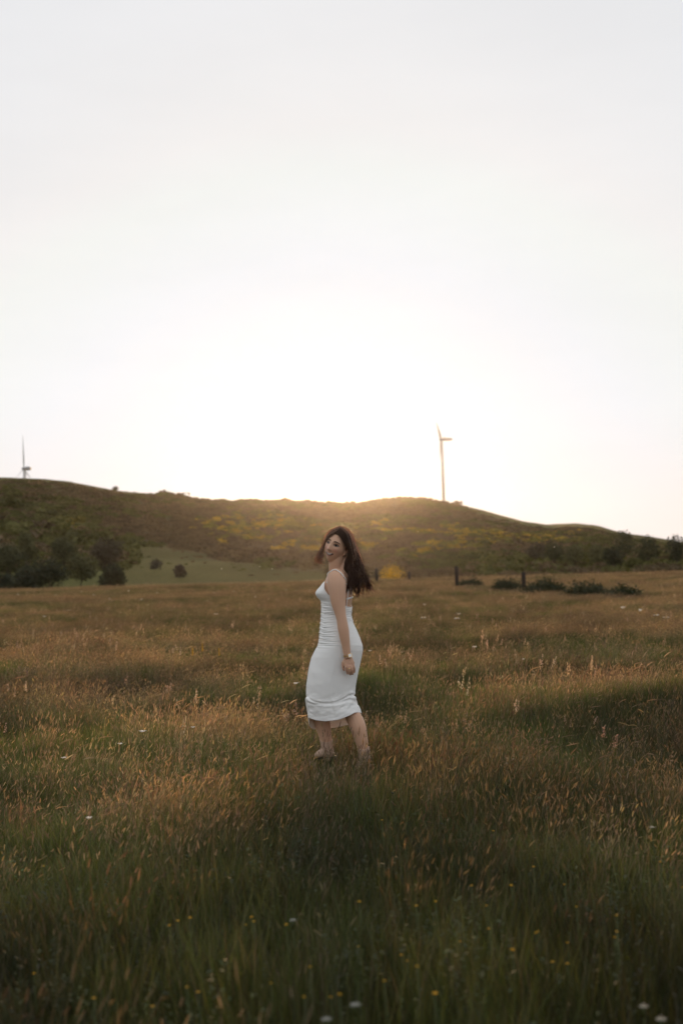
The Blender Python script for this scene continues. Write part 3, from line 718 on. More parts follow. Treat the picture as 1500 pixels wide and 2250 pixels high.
_t = hn_.nodes.new('ShaderNodeBsdfTranslucent'); _t.inputs['Color'].default_value = (.36, .17, .08, 1)
_m = hn_.nodes.new('ShaderNodeMixShader'); _m.inputs[0].default_value = .36
hn_.links.new(_d.outputs[0], _m.inputs[1]); hn_.links.new(_t.outputs[0], _m.inputs[2]); hn_.links.new(_m.outputs[0], ho_.inputs['Surface'])
M_DRESS, dn_, do_ = mat_new('dress_cloth')
_b = dn_.nodes.new('ShaderNodeBsdfPrincipled'); _b.inputs['Base Color'].default_value = (.91, .925, .92, 1); _b.inputs['Roughness'].default_value = .85; _b.inputs['Specular IOR Level'].default_value = .15; _b.inputs['Sheen Weight'].default_value = .2
_tr = dn_.nodes.new('ShaderNodeBsdfTranslucent'); _tr.inputs['Color'].default_value = (.85, .74, .62, 1)
_mx = dn_.nodes.new('ShaderNodeMixShader'); _mx.inputs[0].default_value = .13
_tc = dn_.nodes.new('ShaderNodeTexCoord'); _mp = dn_.nodes.new('ShaderNodeMapping'); _mp.inputs['Scale'].default_value = (60, 60, 260)
_nz = dn_.nodes.new('ShaderNodeTexNoise'); _nz.inputs['Scale'].default_value = 1; _nz.inputs['Detail'].default_value = 3
_bp = dn_.nodes.new('ShaderNodeBump'); _bp.inputs['Strength'].default_value = .15; _bp.inputs['Distance'].default_value = .004
dn_.links.new(_tc.outputs['Object'], _mp.inputs[0]); dn_.links.new(_mp.outputs[0], _nz.inputs['Vector']); dn_.links.new(_nz.outputs['Fac'], _bp.inputs['Height']); dn_.links.new(_bp.outputs[0], _b.inputs['Normal'])
dn_.links.new(_b.outputs[0], _mx.inputs[1]); dn_.links.new(_tr.outputs[0], _mx.inputs[2]); dn_.links.new(_mx.outputs[0], do_.inputs['Surface'])
M_BOOT = mat_basic('boot_leather', (.50, .345, .255), .55, noise=.12, scale=25, bump=.15, spec=.3)
M_SOLE = mat_basic('boot_sole', (.02, .016, .013), .6)
M_WHITE = mat_basic('eye_white', (.30, .26, .23), .3, spec=.5); M_IRIS = mat_basic('iris', (.02, .011, .007), .4, spec=.15)
M_BROW = mat_basic('brow_hair', (.035, .02, .013), .8); M_LIP = mat_basic('lip', (.30, .12, .095), .4); M_TEETH = mat_basic('teeth', (.66, .61, .54), .3, spec=.4)
M_MOUTH = mat_basic('mouth_inside', (.05, .015, .012), .7)
M_GOLD = mat_basic('watch_gold', (.75, .52, .24), .3, metal=1.0); M_DIAL = mat_basic('watch_dial', (.85, .85, .82), .25, spec=.6)

# torso sections: photo row, left edge, right edge, half depth, depth centre
SEC = np.array([(1252,731,752,.070,0),(1258,722,759,.130,0),(1266,716,766,.150,0),(1276,712,771,.155,0),(1287,706,775,.150,0),(1295,701.5,776,.148,0),(1305,698.3,776,.146,0),(1313,700,776,.142,0),(1320,706,775,.138,0),
 (1333,706.5,773,.130,0),(1352,706,771,.122,0),(1370,704.5,776,.136,0),(1385,703,783,.152,0),(1402,702,790,.166,0),(1418,699,795.5,.174,0),(1430,692,796,.176,0),(1445,685,793,.176,0),(1478,678,786,.172,0),
 (1504,673.5,781,.166,0),(1518,673,779.5,.163,0),(1538,672.5,780,.160,0),(1555,674,788,.162,0),(1567,676,793.5,.164,0),(1580,678,794,.164,0),(1605,680,790,.16,0)], float)
def sec(row):
    return [np.interp(row, SEC[:, 0], SEC[:, k]) for k in (1, 2, 3, 4)]
def spow(c, e): return np.sign(c)*np.abs(c)**e
def skin_pt(row, th, off=0.0):
    """point of the torso outline; th 0 = image left (front), 90 = far side, 180 = image right (back), 270 = near side"""
    xl, xr, hd, cv = sec(row); c = (xl+xr)/2; a = (xr-xl)/2
    px = c - (a+off*PX)*spow(math.cos(th), .9); v = cv + (hd+off)*spow(math.sin(th), .9)
    return L(px, row, v)

# --- body: lofts joined and remeshed into one continuous skin
bm_ = MB()
rows = list(np.arange(1252, 1500, 4.0)); ns = 36; V = []; F = []
for rw in rows:
    for k in range(ns): V.append(skin_pt(rw, 2*math.pi*k/ns, -.006))
for i in range(len(rows)-1):
    for k in range(ns): F.append((i*ns+k, i*ns+(k+1) % ns, (i+1)*ns+(k+1) % ns, (i+1)*ns+k))
F += [tuple(range(ns-1, -1, -1)), tuple(range((len(rows)-1)*ns, len(rows)*ns))]
bm_.add(V, F)
def limb(pts, n=16):
    """pts: (px, row, depth, radius) with extra points in between for round joints"""
    P = np.array([np.append(L(a, b, c), r) for a, b, c, r in pts]); t = np.arange(len(P)); tt = np.linspace(0, len(P)-1, (len(P)-1)*5+1)
    # catmull-rom
    Q = []
    for u in tt:
        i = min(int(u), len(P)-2); f = u-i; p0 = P[max(i-1, 0)]; p1 = P[i]; p2 = P[i+1]; p3 = P[min(i+2, len(P)-1)]
        Q.append(.5*((2*p1)+(-p0+p2)*f+(2*p0-5*p1+4*p2-p3)*f*f+(-p0+3*p1-3*p2+p3)*f**3))
    Q = np.array(Q); bm_.tube(list(Q[:, :3]), list(Q[:, 3]), n)
# near (left) arm, hanging
limb([(739,1262,-.10,.040),(738,1268,-.145,.058),(739.5,1282,-.172,.0605),(741,1300,-.186,.056),(742.5,1322,-.196,.0485),(747,1345,-.206,.038),(750.5,1362,-.212,.0345),(754,1382,-.214,.0365),(757,1402,-.214,.033),(760,1420,-.212,.028),(762.5,1438,-.210,.0245),(764,1446,-.210,.025)])
# far arm, hidden behind the body
limb([(745,1264,.10,.045),(744,1270,.15,.052),(744,1290,.17,.05),(744,1322,.18,.044),(743,1362,.195,.034),(740,1400,.20,.032),(737,1438,.20,.024),(736,1450,.20,.026),(735,1468,.20,.022)])
# near hand: palm, four curled fingers, thumb
def chain(pts, n=8): bm_.tube([L(a, b, c) for a, b, c, r in pts], [r for *_, r in pts], n)
bm_.tube([L(763.5,1443,-.210), L(765,1450,-.211), L(767,1458,-.213), L(768,1463.5,-.212)], [(.0125,.026),(.0135,.032),(.014,.036),(.012,.034)], 14)
for i, (kx, ky, mx, my, tx, ty, vv, r) in enumerate([
   (759.5,1461,761,1472,763.5,1480.5,-.214,.0086), (765,1463.5,767,1474.5,769,1482.5,-.219,.0090), (770.5,1463.5,773,1473.5,774.5,1481.5,-.219,.0086), (776,1461,778.5,1469,778.5,1477,-.213,.0076)]):
    chain([(kx-1.5,ky-5,-.212,r*1.05),(kx,ky,vv-.003,r*1.12),((kx+mx)/2,(ky+my)/2,vv-.006,r),(mx,my,vv-.002,r*1.02),((mx+tx)/2,(my+ty)/2,vv+.008,r*.93),(tx,ty,vv+.020,r*.85),(tx-.3,ty+.4,vv+.027,r*.55)])
chain([(757,1450,-.206,.0105),(753.5,1456,-.203,.0105),(753,1464,-.200,.0095),(755,1471,-.197,.0088),(756,1474.5,-.195,.006)])
# legs
limb([(730,1470,.075,.075),(716,1510,.085,.062),(704,1545,.09,.050),(704,1568,.09,.0505),(707,1587,.09,.0535),(711.5,1603,.09,.048),(716,1625,.09,.040),(719.5,1645,.09,.034),(720,1658,.09,.032)])
limb([(738,1470,-.055,.075),(744,1510,-.055,.060),(754,1542,-.055,.048),(768,1563,-.055,.048),(778.5,1580,-.06,.0545),(786,1598,-.07,.0545),(792,1620,-.07,.0465),(798,1645,-.07,.036),(802,1668,-.07,.032),(803,1685,-.07,.032)])
# neck with the collar slope
limb([(744,1268,.0,.085),(742,1258,-.005,.066),(739,1248,-.012,.052),(738,1238,-.02,.049),(740,1226,-.025,.050),(743,1212,-.02,.05)])
limb([(749,1222,.0,.044),(755,1238,.0,.052),(758,1256,-.01,.062),(758,1272,-.02,.07)])

# --- head
TILT, YAW, NOD = math.radians(23), math.radians(24), math.radians(2)
HC = L(740.0, 1200, -.035)
_f = np.array([-math.sin(YAW), -math.cos(YAW), 0]); _u = np.array([0, 0, 1.0])
_r = np.cross(_f, _u)                              # to the image right when she faces the lens... sign fixed below
if _r[0] < 0: _r = -_r
def rotY(v, a):                                    # tilt in the image plane: top of the head towards image right
    c, s = math.cos(a), math.sin(a); return np.array([v[0]*c+v[2]*s, v[1], -v[0]*s+v[2]*c])
HX, HY, HZ = rotY(_r, TILT), rotY(_f, TILT), rotY(_u, TILT)
HM = np.stack([HX, HY, HZ], 1)                     # head-local (x image-right, y out of the face, z up) -> person-local
def HP(x, y, z): return HC + HM @ np.array([x, y, z])
def head_shape(nu=72, nv=60):
    V = []; F = []
    g = lambda a, s: math.exp(-(a/s)**2)
    for j in range(nv+1):
        ph = math.pi*j/nv
        for i in range(nu):
            th = 2*math.pi*i/nu
            ux, uy, uz = math.sin(ph)*math.sin(th), math.sin(ph)*math.cos(th), math.cos(ph)
            x, y, z = .074*ux, .094*uy, .117*uz
            if z < -.01:                            # jaw narrows, chin forward, nape cut away
                f = min(1, (-z-.01)/.105)
                x *= 1-.42*f**1.5
                y = y*(1-.12*f) + .010*f if y > 0 else y*(1-.55*f)
            if y < 0: x *= 1.02; y *= 1.02
            if y > 0:
                fx = x/.074
                y *= 1-.05*fx*fx
                y += .0085*g(x, .018)*g(z+.104, .020)                                   # chin
                y += .0045*g(z-.020, .014)*g(abs(x)-.028, .03)                           # brow
                y -= .0085*g(abs(x)-.031, .016)*g(z+.001, .013)                          # eye sockets
                y += .0055*g(abs(x)-.043, .018)*g(z+.030, .018)                          # cheeks raised by the smile
                w = .0075+.0055*max(0, min(1, (-z+.004)/.04))
                if -.05 < z < .02: y += (.005+.0225*max(0, (.014-z)/.052)**1.1)*g(x, w)*(1 if z > -.043 else max(0, 1-(-.043-z)/.007))   # nose
                y += .0050*g(abs(x)-.0125, .006)*g(z+.038, .007)                          # nostril wings
                y -= .0030*g(abs(x)-.030, .007)*g(z+.052, .016)                           # smile folds
                y += .0035*g(x, .026)*g(z+.068, .012)                                   # mouth mound
            V.append(HP(x, y, z))
    for j in range(nv):
        for i in range(nu):
            i2 = (i+1) % nu; F.append((j*nu+i, (j+1)*nu+i, (j+1)*nu+i2, j*nu+i2))
    return V, F
bm_.add(*head_shape())
for sx in (1, -1):                                  # ears
    Me = HM @ np.array(Matrix.Rotation(sx*.45, 3, 'Z') @ Matrix.Rotation(.2, 3, 'X'))
    bm_.ball(HP(sx*.075, -.006, -.012), (.007, .017, .030), 10, 8, M=Me)
    bm_.ball(HP(sx*.072, .001, -.036), (.006, .008, .010), 8, 6, M=Me)
raw = mesh('body_raw', bm_.V, bm_.F, M_SKIN)
tmp = obj('body_raw', raw); md = tmp.modifiers.new('r', 'REMESH'); md.mode = 'VOXEL'; md.voxel_size = .0036; md.use_smooth_shade = True
sm = tmp.modifiers.new('s', 'SMOOTH'); sm.factor = .5; sm.iterations = 4
dg = bpy.context.evaluated_depsgraph_get(); body_me = bpy.data.meshes.new_from_object(tmp.evaluated_get(dg))
bpy.data.objects.remove(tmp); body_me.name = 'body'
if not body_me.materials: body_me.materials.append(M_SKIN)
body = obj('body', body_me, person)
# complexion: blush on the cheeks and nose, eye-socket shade painted into the colour, warmer hands and elbow
co = np.empty(len(body_me.vertices)*3, np.float32); body_me.vertices.foreach_get('co', co); co = co.reshape(-1, 3)
hl_ = (co-HC) @ HM; G2 = lambda a, s_: np.exp(-(a/s_)**2)
fr_ = (hl_[:, 1] > .03)
blush = G2(np.abs(hl_[:, 0])-.040, .020)*G2(hl_[:, 2]+.034, .020)*fr_ + .5*G2(hl_[:, 0], .012)*G2(hl_[:, 2]+.034, .012)*fr_
socket_shade = G2(np.abs(hl_[:, 0])-.0315, .016)*G2(hl_[:, 2]-.003, .0095)*fr_
cont = G2(np.abs(hl_[:, 0])-.062, .016)*G2(hl_[:, 2]+.055, .03)*fr_
hand = np.exp(-(np.linalg.norm(co-L(768, 1466, -.21), axis=1)/.05)**2)
base_c = np.array([.565, .345, .23])
cc_ = np.repeat(base_c[None, :], len(co), 0)
for mk, tgt, k_ in ((blush, (.56, .27, .19), .75), (socket_shade, (.17, .09, .06), .85), (cont, (.44, .26, .17), .6), (hand, (.52, .30, .21), .7)):
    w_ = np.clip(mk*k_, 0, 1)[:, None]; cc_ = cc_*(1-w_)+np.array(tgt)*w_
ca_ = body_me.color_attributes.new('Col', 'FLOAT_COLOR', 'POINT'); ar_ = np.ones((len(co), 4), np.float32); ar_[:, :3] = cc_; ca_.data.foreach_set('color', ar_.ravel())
bvh = BVHTree.FromPolygons([v.co.copy() for v in body_me.vertices], [tuple(p.vertices) for p in body_me.polygons])
def face_pt(x, z, off=.0006):
    o = Vector(HP(x, .2, z)); hit = bvh.ray_cast(o, Vector(-HY))
    p = np.array(hit[0]) if hit[0] is not None else HP(x, .09, z)
    return p + HY*off
def patch(name, fn, nu, nv, mat, parent, off=.0008):
    V = []; F = []
    for j in range(nv+1):
        for i in range(nu+1):
            x, z, o = fn(i/nu, j/nv); V.append(face_pt(x, z, off+o))
    for j in range(nv):
        for i in range(nu):
            a = j*(nu+1)+i; F.append((a, a+1, a+nu+2, a+nu+1))
    return obj(name, mesh(name, V, F, mat), parent)
for sx in (1, -1):
    def almond(u, v, k=1.0, cx=.0315, w=.0145, h=.0060):
        a = 2*u-1; t = (1-abs(a)**2.0)*h*k; return sx*cx + a*w, -.001 + .0016*a*sx + (2*v-1)*t, .0022*(1-a*a)*(1-(2*v-1)**2)
    e = patch('eye', almond, 10, 6, M_WHITE, body)
    def iris(u, v):
        an = u*2*math.pi; rr = v*.0062; return sx*.0315-.001 + rr*math.cos(an), -.0008 + rr*math.sin(an)*.92, .0040
    patch('iris', iris, 12, 3, M_IRIS, e)
    def lash(u, v):
        a = 2*u-1; t = (1-a*a)*.0062; return sx*.0315 + a*.0158, -.001+.0016*a*sx + t + (v-.35)*.0042, .0016
    patch('eyelashes', lash, 10, 2, M_BROW, e)
    def lash2(u, v):
        a = 2*u-1; t = -(1-a*a)*.0058; return sx*.0315 + a*.0150, -.001+.0016*a*sx + t + (v-.6)*.0016, .0012
    patch('lower_lashes', lash2, 10, 2, M_BROW, e)
    def brow(u, v):
        a = u; x = sx*(.012+.038*a); z = .0165 + .0075*math.sin(math.pi*min(1, a*.62+.08)) - .006*a*a; return x, z + (v-.5)*(.0082*(1-.5*a)), .0012
    patch('eyebrow', brow, 10, 2, M_BROW, body)
# smiling mouth: corners raised
def smile(a): return .0100*a*a
def mouth_in(u, v):
    a = 2*u-1; x = a*.0285; top = -.0640+smile(a)*.72; bot = -.0768+smile(a)*1.45; bot = min(bot, top); return x, top+(bot-top)*v, .0006
mi = patch('mouth', mouth_in, 14, 5, M_MOUTH, body)
def teeth(u, v):
    a = 2*u-1; x = (a+.12)*.0190; top = -.0645+smile(a)*.75; bot = min(-.0728+smile(a)*1.25, top); return x, top+(bot-top)*v, .0016
patch('teeth', teeth, 14, 4, M_TEETH, mi)
def lip_u(u, v):
    a = 2*u-1; x = a*.0300; lo = -.0640+smile(a)*.72; hi = lo + .0042*(1-a*a)**.7 - .0014*math.exp(-(a/.16)**2); return x, lo+(hi-lo)*v, .0022*math.sin(math.pi*v)
patch('upper_lip', lip_u, 16, 4, M_LIP, mi)
def lip_l(u, v):
    a = 2*u-1; x = a*.0292; hi = min(-.0768+smile(a)*1.45, -.0640+smile(a)*.72); lo = hi-.0062*(1-a*a)**.7; return x, lo+(hi-lo)*v, .0030*math.sin(math.pi*v)
patch('lower_lip', lip_l, 16, 4, M_LIP, mi)

# --- dress
TOPT = np.array([(-90,1317),(-70,1308),(-52,1294),(-38,1284),(-24,1277),(-8,1282),(15,1291),(35,1284),(60,1277),(85,1290),(110,1306),(140,1322),(165,1332),(200,1334),(235,1333),(255,1326),(270,1317)], float)
BOTT = np.array([(-90,1583),(-70,1585),(-45,1583),(-20,1577),(-4,1579),(12,1594),(35,1602),(65,1601),(90,1599),(120,1592),(145,1581),(165,1571),(180,1567),(205,1565),(225,1566),(245,1574),(260,1580),(270,1583)], float)
NTH, NR = 160, 280
th = np.linspace(-90, 270, NTH, endpoint=False); V = np.zeros((NR+1, NTH, 3)); F = []
def ks(a, T):
    x = np.concatenate([T[:-1, 0]-360, T[:, 0]]); y = np.concatenate([T[:-1, 1], T[:, 1]]); return np.interp(a, x, y)
for k, a in enumerate(th):
    tr, br = ks(a, TOPT), ks(a, BOTT); A = math.radians(a)
    for i in range(NR+1):
        rw = tr + (br-tr)*i/NR
        g = lambda q, s: math.exp(-(q/s)**2)
        front = max(0, math.cos(math.radians(a-5)))
        o = .003
        da = (a+28+180) % 360-180; db = (a-62+180) % 360-180
        o += .026*g(da, 26)*g(rw-1302, 13) + .020*g(db, 26)*g(rw-1302, 13)
        # gathers across the bodice and hip front
        ruch = float(sstep(1316, 1326, rw)*sstep(1440, 1402, rw)); side = .45+.55*front
        if rw > 1368: side = max(0, math.cos(math.radians(a+10)))**1.2*1.1 + .12
        ph = rw*1.22 + 2.2*math.sin(A*2.1+.4) + 3.5*float(vnoise(a*.05, rw*.06, 3))
        o += ruch*side*(.2+1.3*float(vnoise(a*.045, rw*.11, 23)))*(.0030*math.sin(ph) + .0020*math.sin(ph*.53+1.3+A*3))
        # waistline seam and soft skirt folds
        o += .0035*(float(fbm(a*.022+rw*.012, rw*.02-a*.006, 17))-.5)*2*float(sstep(1400, 1450, rw))
        o += .010*(float(fbm(a*.014+rw*.02, rw*.012+4, 19))-.5)*float(sstep(1440, 1480, rw))
        # creases bunched above the hem
        wv1 = .35+.9*float(vnoise(a*.018, 1.5, 8)); wv2 = .25+1.0*float(vnoise(a*.02, 7.5, 9))
        hb = br-rw; low = float(sstep(70, 40, hb))
        c1 = 44+9*math.sin(A*1.0+.6)+4*float(vnoise(a*.04, 3, 5)); c2 = 26+11*math.sin(A*1.0+2.6); c3 = 15+5*math.sin(A*2.3+.5)
        o += low*(-.010*g(hb-c1, 2.6)*wv1-.008*g(hb-c2, 3.0)*wv2-.003*g(hb-c3, 3.6)*wv1+.006*g(hb-(c1+c2)/2, 7)+.003*(float(fbm(a*.05+hb*.03, hb*.09, 29))-.5)*4)
        V[i, k] = skin_pt(rw, A, o)
V = V.reshape(-1, 3)
for i in range(NR):
    for k in range(NTH): F.append((i*NTH+k, (i+1)*NTH+k, (i+1)*NTH+(k+1) % NTH, i*NTH+(k+1) % NTH))
dress = obj('dress', mesh('dress', V, F, M_DRESS), person)
so = dress.modifiers.new('cloth', 'SOLIDIFY'); so.thickness = .0025; so.offset = 1
def surf(px, py, v0, off):
    """push a strap point onto the body from the near side"""
    o = Vector(L(px, py, v0)); hit = bvh.find_nearest(o); p = np.array(hit[0]); n = np.array(hit[1]); return p + n*off
CL = Vector(CP-BASE)
def seen(px, py, v0, off):
    """skin point seen at that place of the photo, else the nearest skin"""
    d_ = Vector(ray(px, py)).normalized(); h = bvh.ray_cast(CL, d_)
    return np.array(h[0])+np.array(h[1])*off if h[0] is not None else surf(px, py, v0, off)
def strap(pts, w=.0055, name='strap', near=False):
    P = [(seen if (near and p[2] < -.05) else surf)(*p, .0022) for p in pts]; Q = []
    for i in range(len(P)-1):
        for f in np.linspace(0, 1, 5, endpoint=False):
            q = Vector(P[i]*(1-f)+P[i+1]*f); h = bvh.find_nearest(q); Q.append(np.array(h[0])+np.array(h[1])*.0026)
    Q.append(P[-1]); m = MB(); m.tube(Q, [(w*.55, w)]*len(Q), 8); return obj(name, m.me(name, M_DRESS), dress)
strap([(712,1279,-.12),(718,1266,-.12),(726,1257,-.12),(734,1252.5,-.11),(744,1256,-.11),(754,1268,-.13),(761,1284,-.13),(764,1298,-.13),(762,1314,-.14),(759.5,1334,-.15)], near=True)
strap([(708,1279,.12),(716,1264,.12),(736,1256,.10),(752,1266,.10),(766,1285,.08),(772,1310,.07),(771,1333,.06)])
strap([(760,1316.5,-.16),(766,1314.5,-.12),(771,1312.8,-.07),(776,1311.5,0),(774,1312,.06),(770,1313,.1)], near=True)

# --- hair
hb_ = MB()
def wob(s, t, ph): return math.sin(ph + t*s)
def interp_poly(Pl, n):
    P = np.array(Pl, float); d = np.concatenate([[0], np.cumsum(np.linalg.norm(np.diff(P[:, :2], axis=0), axis=1))]); d /= d[-1]; t = np.linspace(0, 1, n)
    Q = np.stack([np.interp(t, d, P[:, k]) for k in range(P.shape[1])], 1)
    for _ in range(2): Q[1:-1] = (Q[:-2]+2*Q[1:-1]+Q[2:])/4
    return Q
sb_ = MB()
def strand(P, r0, taper=.5, n=3, to=None):
    m = len(P); (to or hb_).tube([L(*p) for p in P], [r0*(1-(1-taper)*(i/(m-1))**2) for i in range(m)], n, caps=False)
hr = np.random.default_rng(5); NS = 38
# big mass falling behind the near shoulder, blown to the right
GA = interp_poly([(737,1171,-.105),(743,1175,-.118),(749,1182,-.120),(754,1192,-.118),(760,1202,-.112),(765.5,1209,-.100),(765,1218,-.09),(760,1228,-.085),(757,1240,-.09),(762,1256,-.105),(768,1271,-.115),(768,1287,-.13),(761,1308,-.14)], NS)
GM = interp_poly([(746,1160,-.075),(755,1166,-.10),(764,1180,-.105),(768,1198,-.105),(770,1216,-.10),(771,1232,-.095),(774,1247,-.095),(778,1262,-.095),(782,1277,-.09),(786,1292,-.085),(789,1312,-.08)], NS)
GZ = interp_poly([(749,1157.5,-.03),(760,1161,-.02),(769,1169,-.015),(776,1183,-.01),(781,1199,-.01),(787,1215,-.015),(792,1231,-.02),(796,1246,-.025),(801,1261,-.03),(810,1277,-.035),(820,1297,-.04)], NS)
GB_ = interp_poly([(749,1159,.03),(760,1164,.06),(768,1176,.075),(772,1195,.075),(775,1213,.06),(778,1230,.05),(782,1246,.045),(786,1262,.04),(791,1278,.03),(797,1295,.02),(804,1314,.01)], NS)
tt = np.linspace(0, 1, NS)
def mass(s):
    """s 0..3 runs GA -> GM -> GZ -> GB_"""
    G = [GA, GM, GZ, GB_]; i = min(int(s), 2); f = s-i; f = f*f*(3-2*f); return G[i]*(1-f)+G[i+1]*f
clumps = [(hr.uniform(0, 3), hr.normal(0, 1.2), hr.uniform(19, 27), hr.choice([.80, .88, .95, 1.02], p=[.25, .3, .3, .15]), hr.normal(0, 3.5), hr.normal(0, 2.5)) for _ in range(60)]
for ci, (cs, ph, fr, ln, ex, ey) in enumerate(clumps):
    for k in range(32):
        s = min(2.999, max(0.0, cs + hr.normal(0, .16)*(1))); P = mass(s).copy()
        C = mass(cs); pull = (np.clip(tt**1.3*1.15, 0, .93))[:, None]; P = P*(1-pull)+C*pull
        inner = hr.uniform(0, 1)**2*.35; ax = (GA+GM+GZ+GB_)/4; P = P*(1-inner)+ax*inner
        amp = 4.8*hr.uniform(.7, 1)*sstep(.22, .85, tt)
        P[:, 0] += amp*np.sin(ph+fr*tt) + ex*tt**3*1.6 + hr.normal(0, 1.3)*tt**2; P[:, 1] += amp*.4*np.cos(ph+fr*tt*1.1) + ey*tt**3 + hr.normal(0, .4)
        P[:, 2] += .012*tt*np.cos(ph*1.7+fr*tt) + hr.normal(0, .003)
        m = max(16, int(NS*min(1, ln*hr.uniform(.9, 1.02)))); strand(P[:m], .0011, .45, to=sb_ if (hr.uniform() < .10 and s > 1.0) else None)
# outer loose locks at the tips
for (x0, y0, x1, y1) in [(800,1262,817,1291),(797,1265,806,1301),(790,1275,799,1306),(770,1272,758,1303),(772,1280,771,1306),(776,1283,781,1304),(803,1270,812,1297),(786,1280,789,1308)]:
    for k in range(12):
        j = hr.normal(0, 1.2, 2); P = [(x0+(x1-x0)*f+j[0]*(1-f*.5)+1.5*math.sin(5*f+x0), y0+(y1-y0)*f+j[1], -.06-.06*(x0 < 780)+hr.normal(0, .004)) for f in np.linspace(0, 1, 8)]; strand(P, .0012, .3)
# far side: from the parting down past the far cheek, ending in a curl behind the jaw
HA = interp_poly([(735,1170,-.105),(728,1174.5,-.112),(720,1181,-.10),(715.5,1190,-.075),(712.5,1200,-.04),(711,1212,-.005),(711,1223,.02),(714,1234,.03),(719,1241,.03)], NS)
HZ_ = interp_poly([(747,1158,-.04),(734,1161,-.045),(722,1169,-.04),(714.5,1179,-.03),(711,1190,-.01),(708.5,1200,.01),(703,1210,.02),(699,1222,.025),(699,1238,.025)], NS)
HB = interp_poly([(749,1158,.02),(736,1163,.045),(724,1173,.06),(717,1187,.065),(714,1200,.06),(710,1212,.055),(706,1224,.05),(706,1234,.045),(708,1240,.04)], NS)
def mass2(s):
    G = [HA, HZ_, HB]; i = min(int(s), 1); f = s-i; return G[i]*(1-f)+G[i+1]*f
for ci in range(24):
    cs, ph, fr = hr.uniform(0, 2), hr.uniform(0, 6.28), hr.uniform(18, 28)
    for k in range(26):
        s = min(1.999, max(0, cs+hr.normal(0, .22))); P = mass2(s).copy(); C = mass2(cs); pull = (tt**1.4*.75)[:, None]; P = P*(1-pull)+C*pull
        amp = 4.8*sstep(.40, .9, tt)
        P[:, 0] += amp*np.sin(ph+fr*tt) + hr.normal(0, .8)*tt**2; P[:, 1] += amp*.6*np.cos(ph+fr*tt)+hr.normal(0, .35); P[:, 0] -= 4.0*sstep(.6, 1, tt); P[:, 2] += .01*sstep(.45, .95, tt)*np.cos(ph+fr*tt)
        m = max(16, int(NS*hr.uniform(.8, 1.0))); strand(P[:m], .0011, .4, to=sb_ if hr.uniform() < .5 else None)
hair = obj('hair', hb_.me('hair', M_HAIR), person)
hb_ = sb_
# stray hairs over the crown and along the outline, light passing through them
for k in range(420):
    s = hr.uniform(1.5, 2.5); P = mass(s).copy(); o = abs(hr.normal(0, 1.1))
    P[:, 0] += o*np.sin(tt*4+hr.uniform(0, 6))*.6 + o*.9; P[:, 1] -= o*.35*np.exp(-tt*3); strand(P[:int(hr.uniform(14, NS))], .00045, .6)
for k in range(150):
    P = mass2(hr.uniform(.6, 1.7)).copy(); o = abs(hr.normal(0, 1.3)); P[:, 0] -= o*(.5+np.sin(tt*5+hr.uniform(0, 6))*.6); P[:, 1] -= o*.3; strand(P[:int(hr.uniform(14, NS))], .00042, .6)
M_STRAY = mat_leaf('stray_hair', trans=.8, use_tint=False, use_col=False, base=(.80, .60, .42), gloss=.12, warm=(1.15, .95, .75), rough=.3)  # base paler than the hair, painting in its backlit rim glow
obj('stray_hair', hb_.me('stray_hair', M_STRAY), hair)
# scalp under the strands
sc_ = MB(); V = []; F = []; nu, nv = 48, 36; idx = {}
for j in range(nv+1):
    ph = math.pi*j/nv
    for i in range(nu):
        t_ = 2*math.pi*i/nu; V.append((.0785*math.sin(ph)*math.sin(t_), .0985*math.sin(ph)*math.cos(t_)-.001, .1215*math.cos(ph)))
def hairy(x, y, z):
    if y > -.012:
        return z > .069-.55*max(0, abs(x)-.028)**1.0*0 - 1.1*max(0, abs(x)-.035) - max(0, .05-y)*1.1
    return z > -.07
for j in range(nv):
    for i in range(nu):
        q = (j*nu+i, (j+1)*nu+i, (j+1)*nu+(i+1) % nu, j*nu+(i+1) % nu)
        if all(hairy(*V[a]) for a in q): F.append(q)
obj('scalp_hair', mesh('scalp_hair', [HP(*v) for v in V], F, M_HAIR), hair)

# --- watch and ring on the near hand
wc = L(763, 1440.5, -.210)
m = MB(); N_ = 24; ax = (L(764, 1446, -.21)-L(762, 1436, -.21)); ax /= np.linalg.norm(ax)
m.tube([wc-ax*.0045, wc+ax*.0045], [.0275, .0275], N_, caps=False, up=(0, 1, 0)); m.tube([wc+ax*.0045, wc-ax*.0045], [.0255, .0255], N_, caps=False, up=(0, 1, 0))
watch = obj('wristwatch', m.me('wristwatch', M_GOLD), person)
cc = L(768.3, 1440, -.233); nrm = np.array([.42, -.9, .05]); nrm /= np.linalg.norm(nrm); sx_ = np.cross(ax, nrm); sx_ /= np.linalg.norm(sx_)
def slab(c, w, h, t, name, mat, par):
    V = [c+sx_*a*w+ax*b*h+nrm*d_*t for d_ in (-.5, .5) for a, b in ((-.5, -.35), (-.35, -.5), (.35, -.5), (.5, -.35), (.5, .35), (.35, .5), (-.35, .5), (-.5, .35))]
    F = [tuple(range(7, -1, -1)), tuple(range(8, 16))]+[(i, (i+1) % 8, 8+(i+1) % 8, 8+i) for i in range(8)]; return obj(name, mesh(name, V, F, mat, False), par)
slab(cc, .029, .025, .007, 'watch_case', M_GOLD, watch); slab(cc+nrm*.0035, .024, .021, .002, 'watch_dial', M_DIAL, watch)
rc = L(766.2, 1469, -.224); m = MB(); m.tube([rc-np.array([.001, 0, -.0022]), rc+np.array([.001, 0, -.0022])], [.0104, .0104], 14, caps=False); obj('ring', m.me('ring', M_GOLD), person)

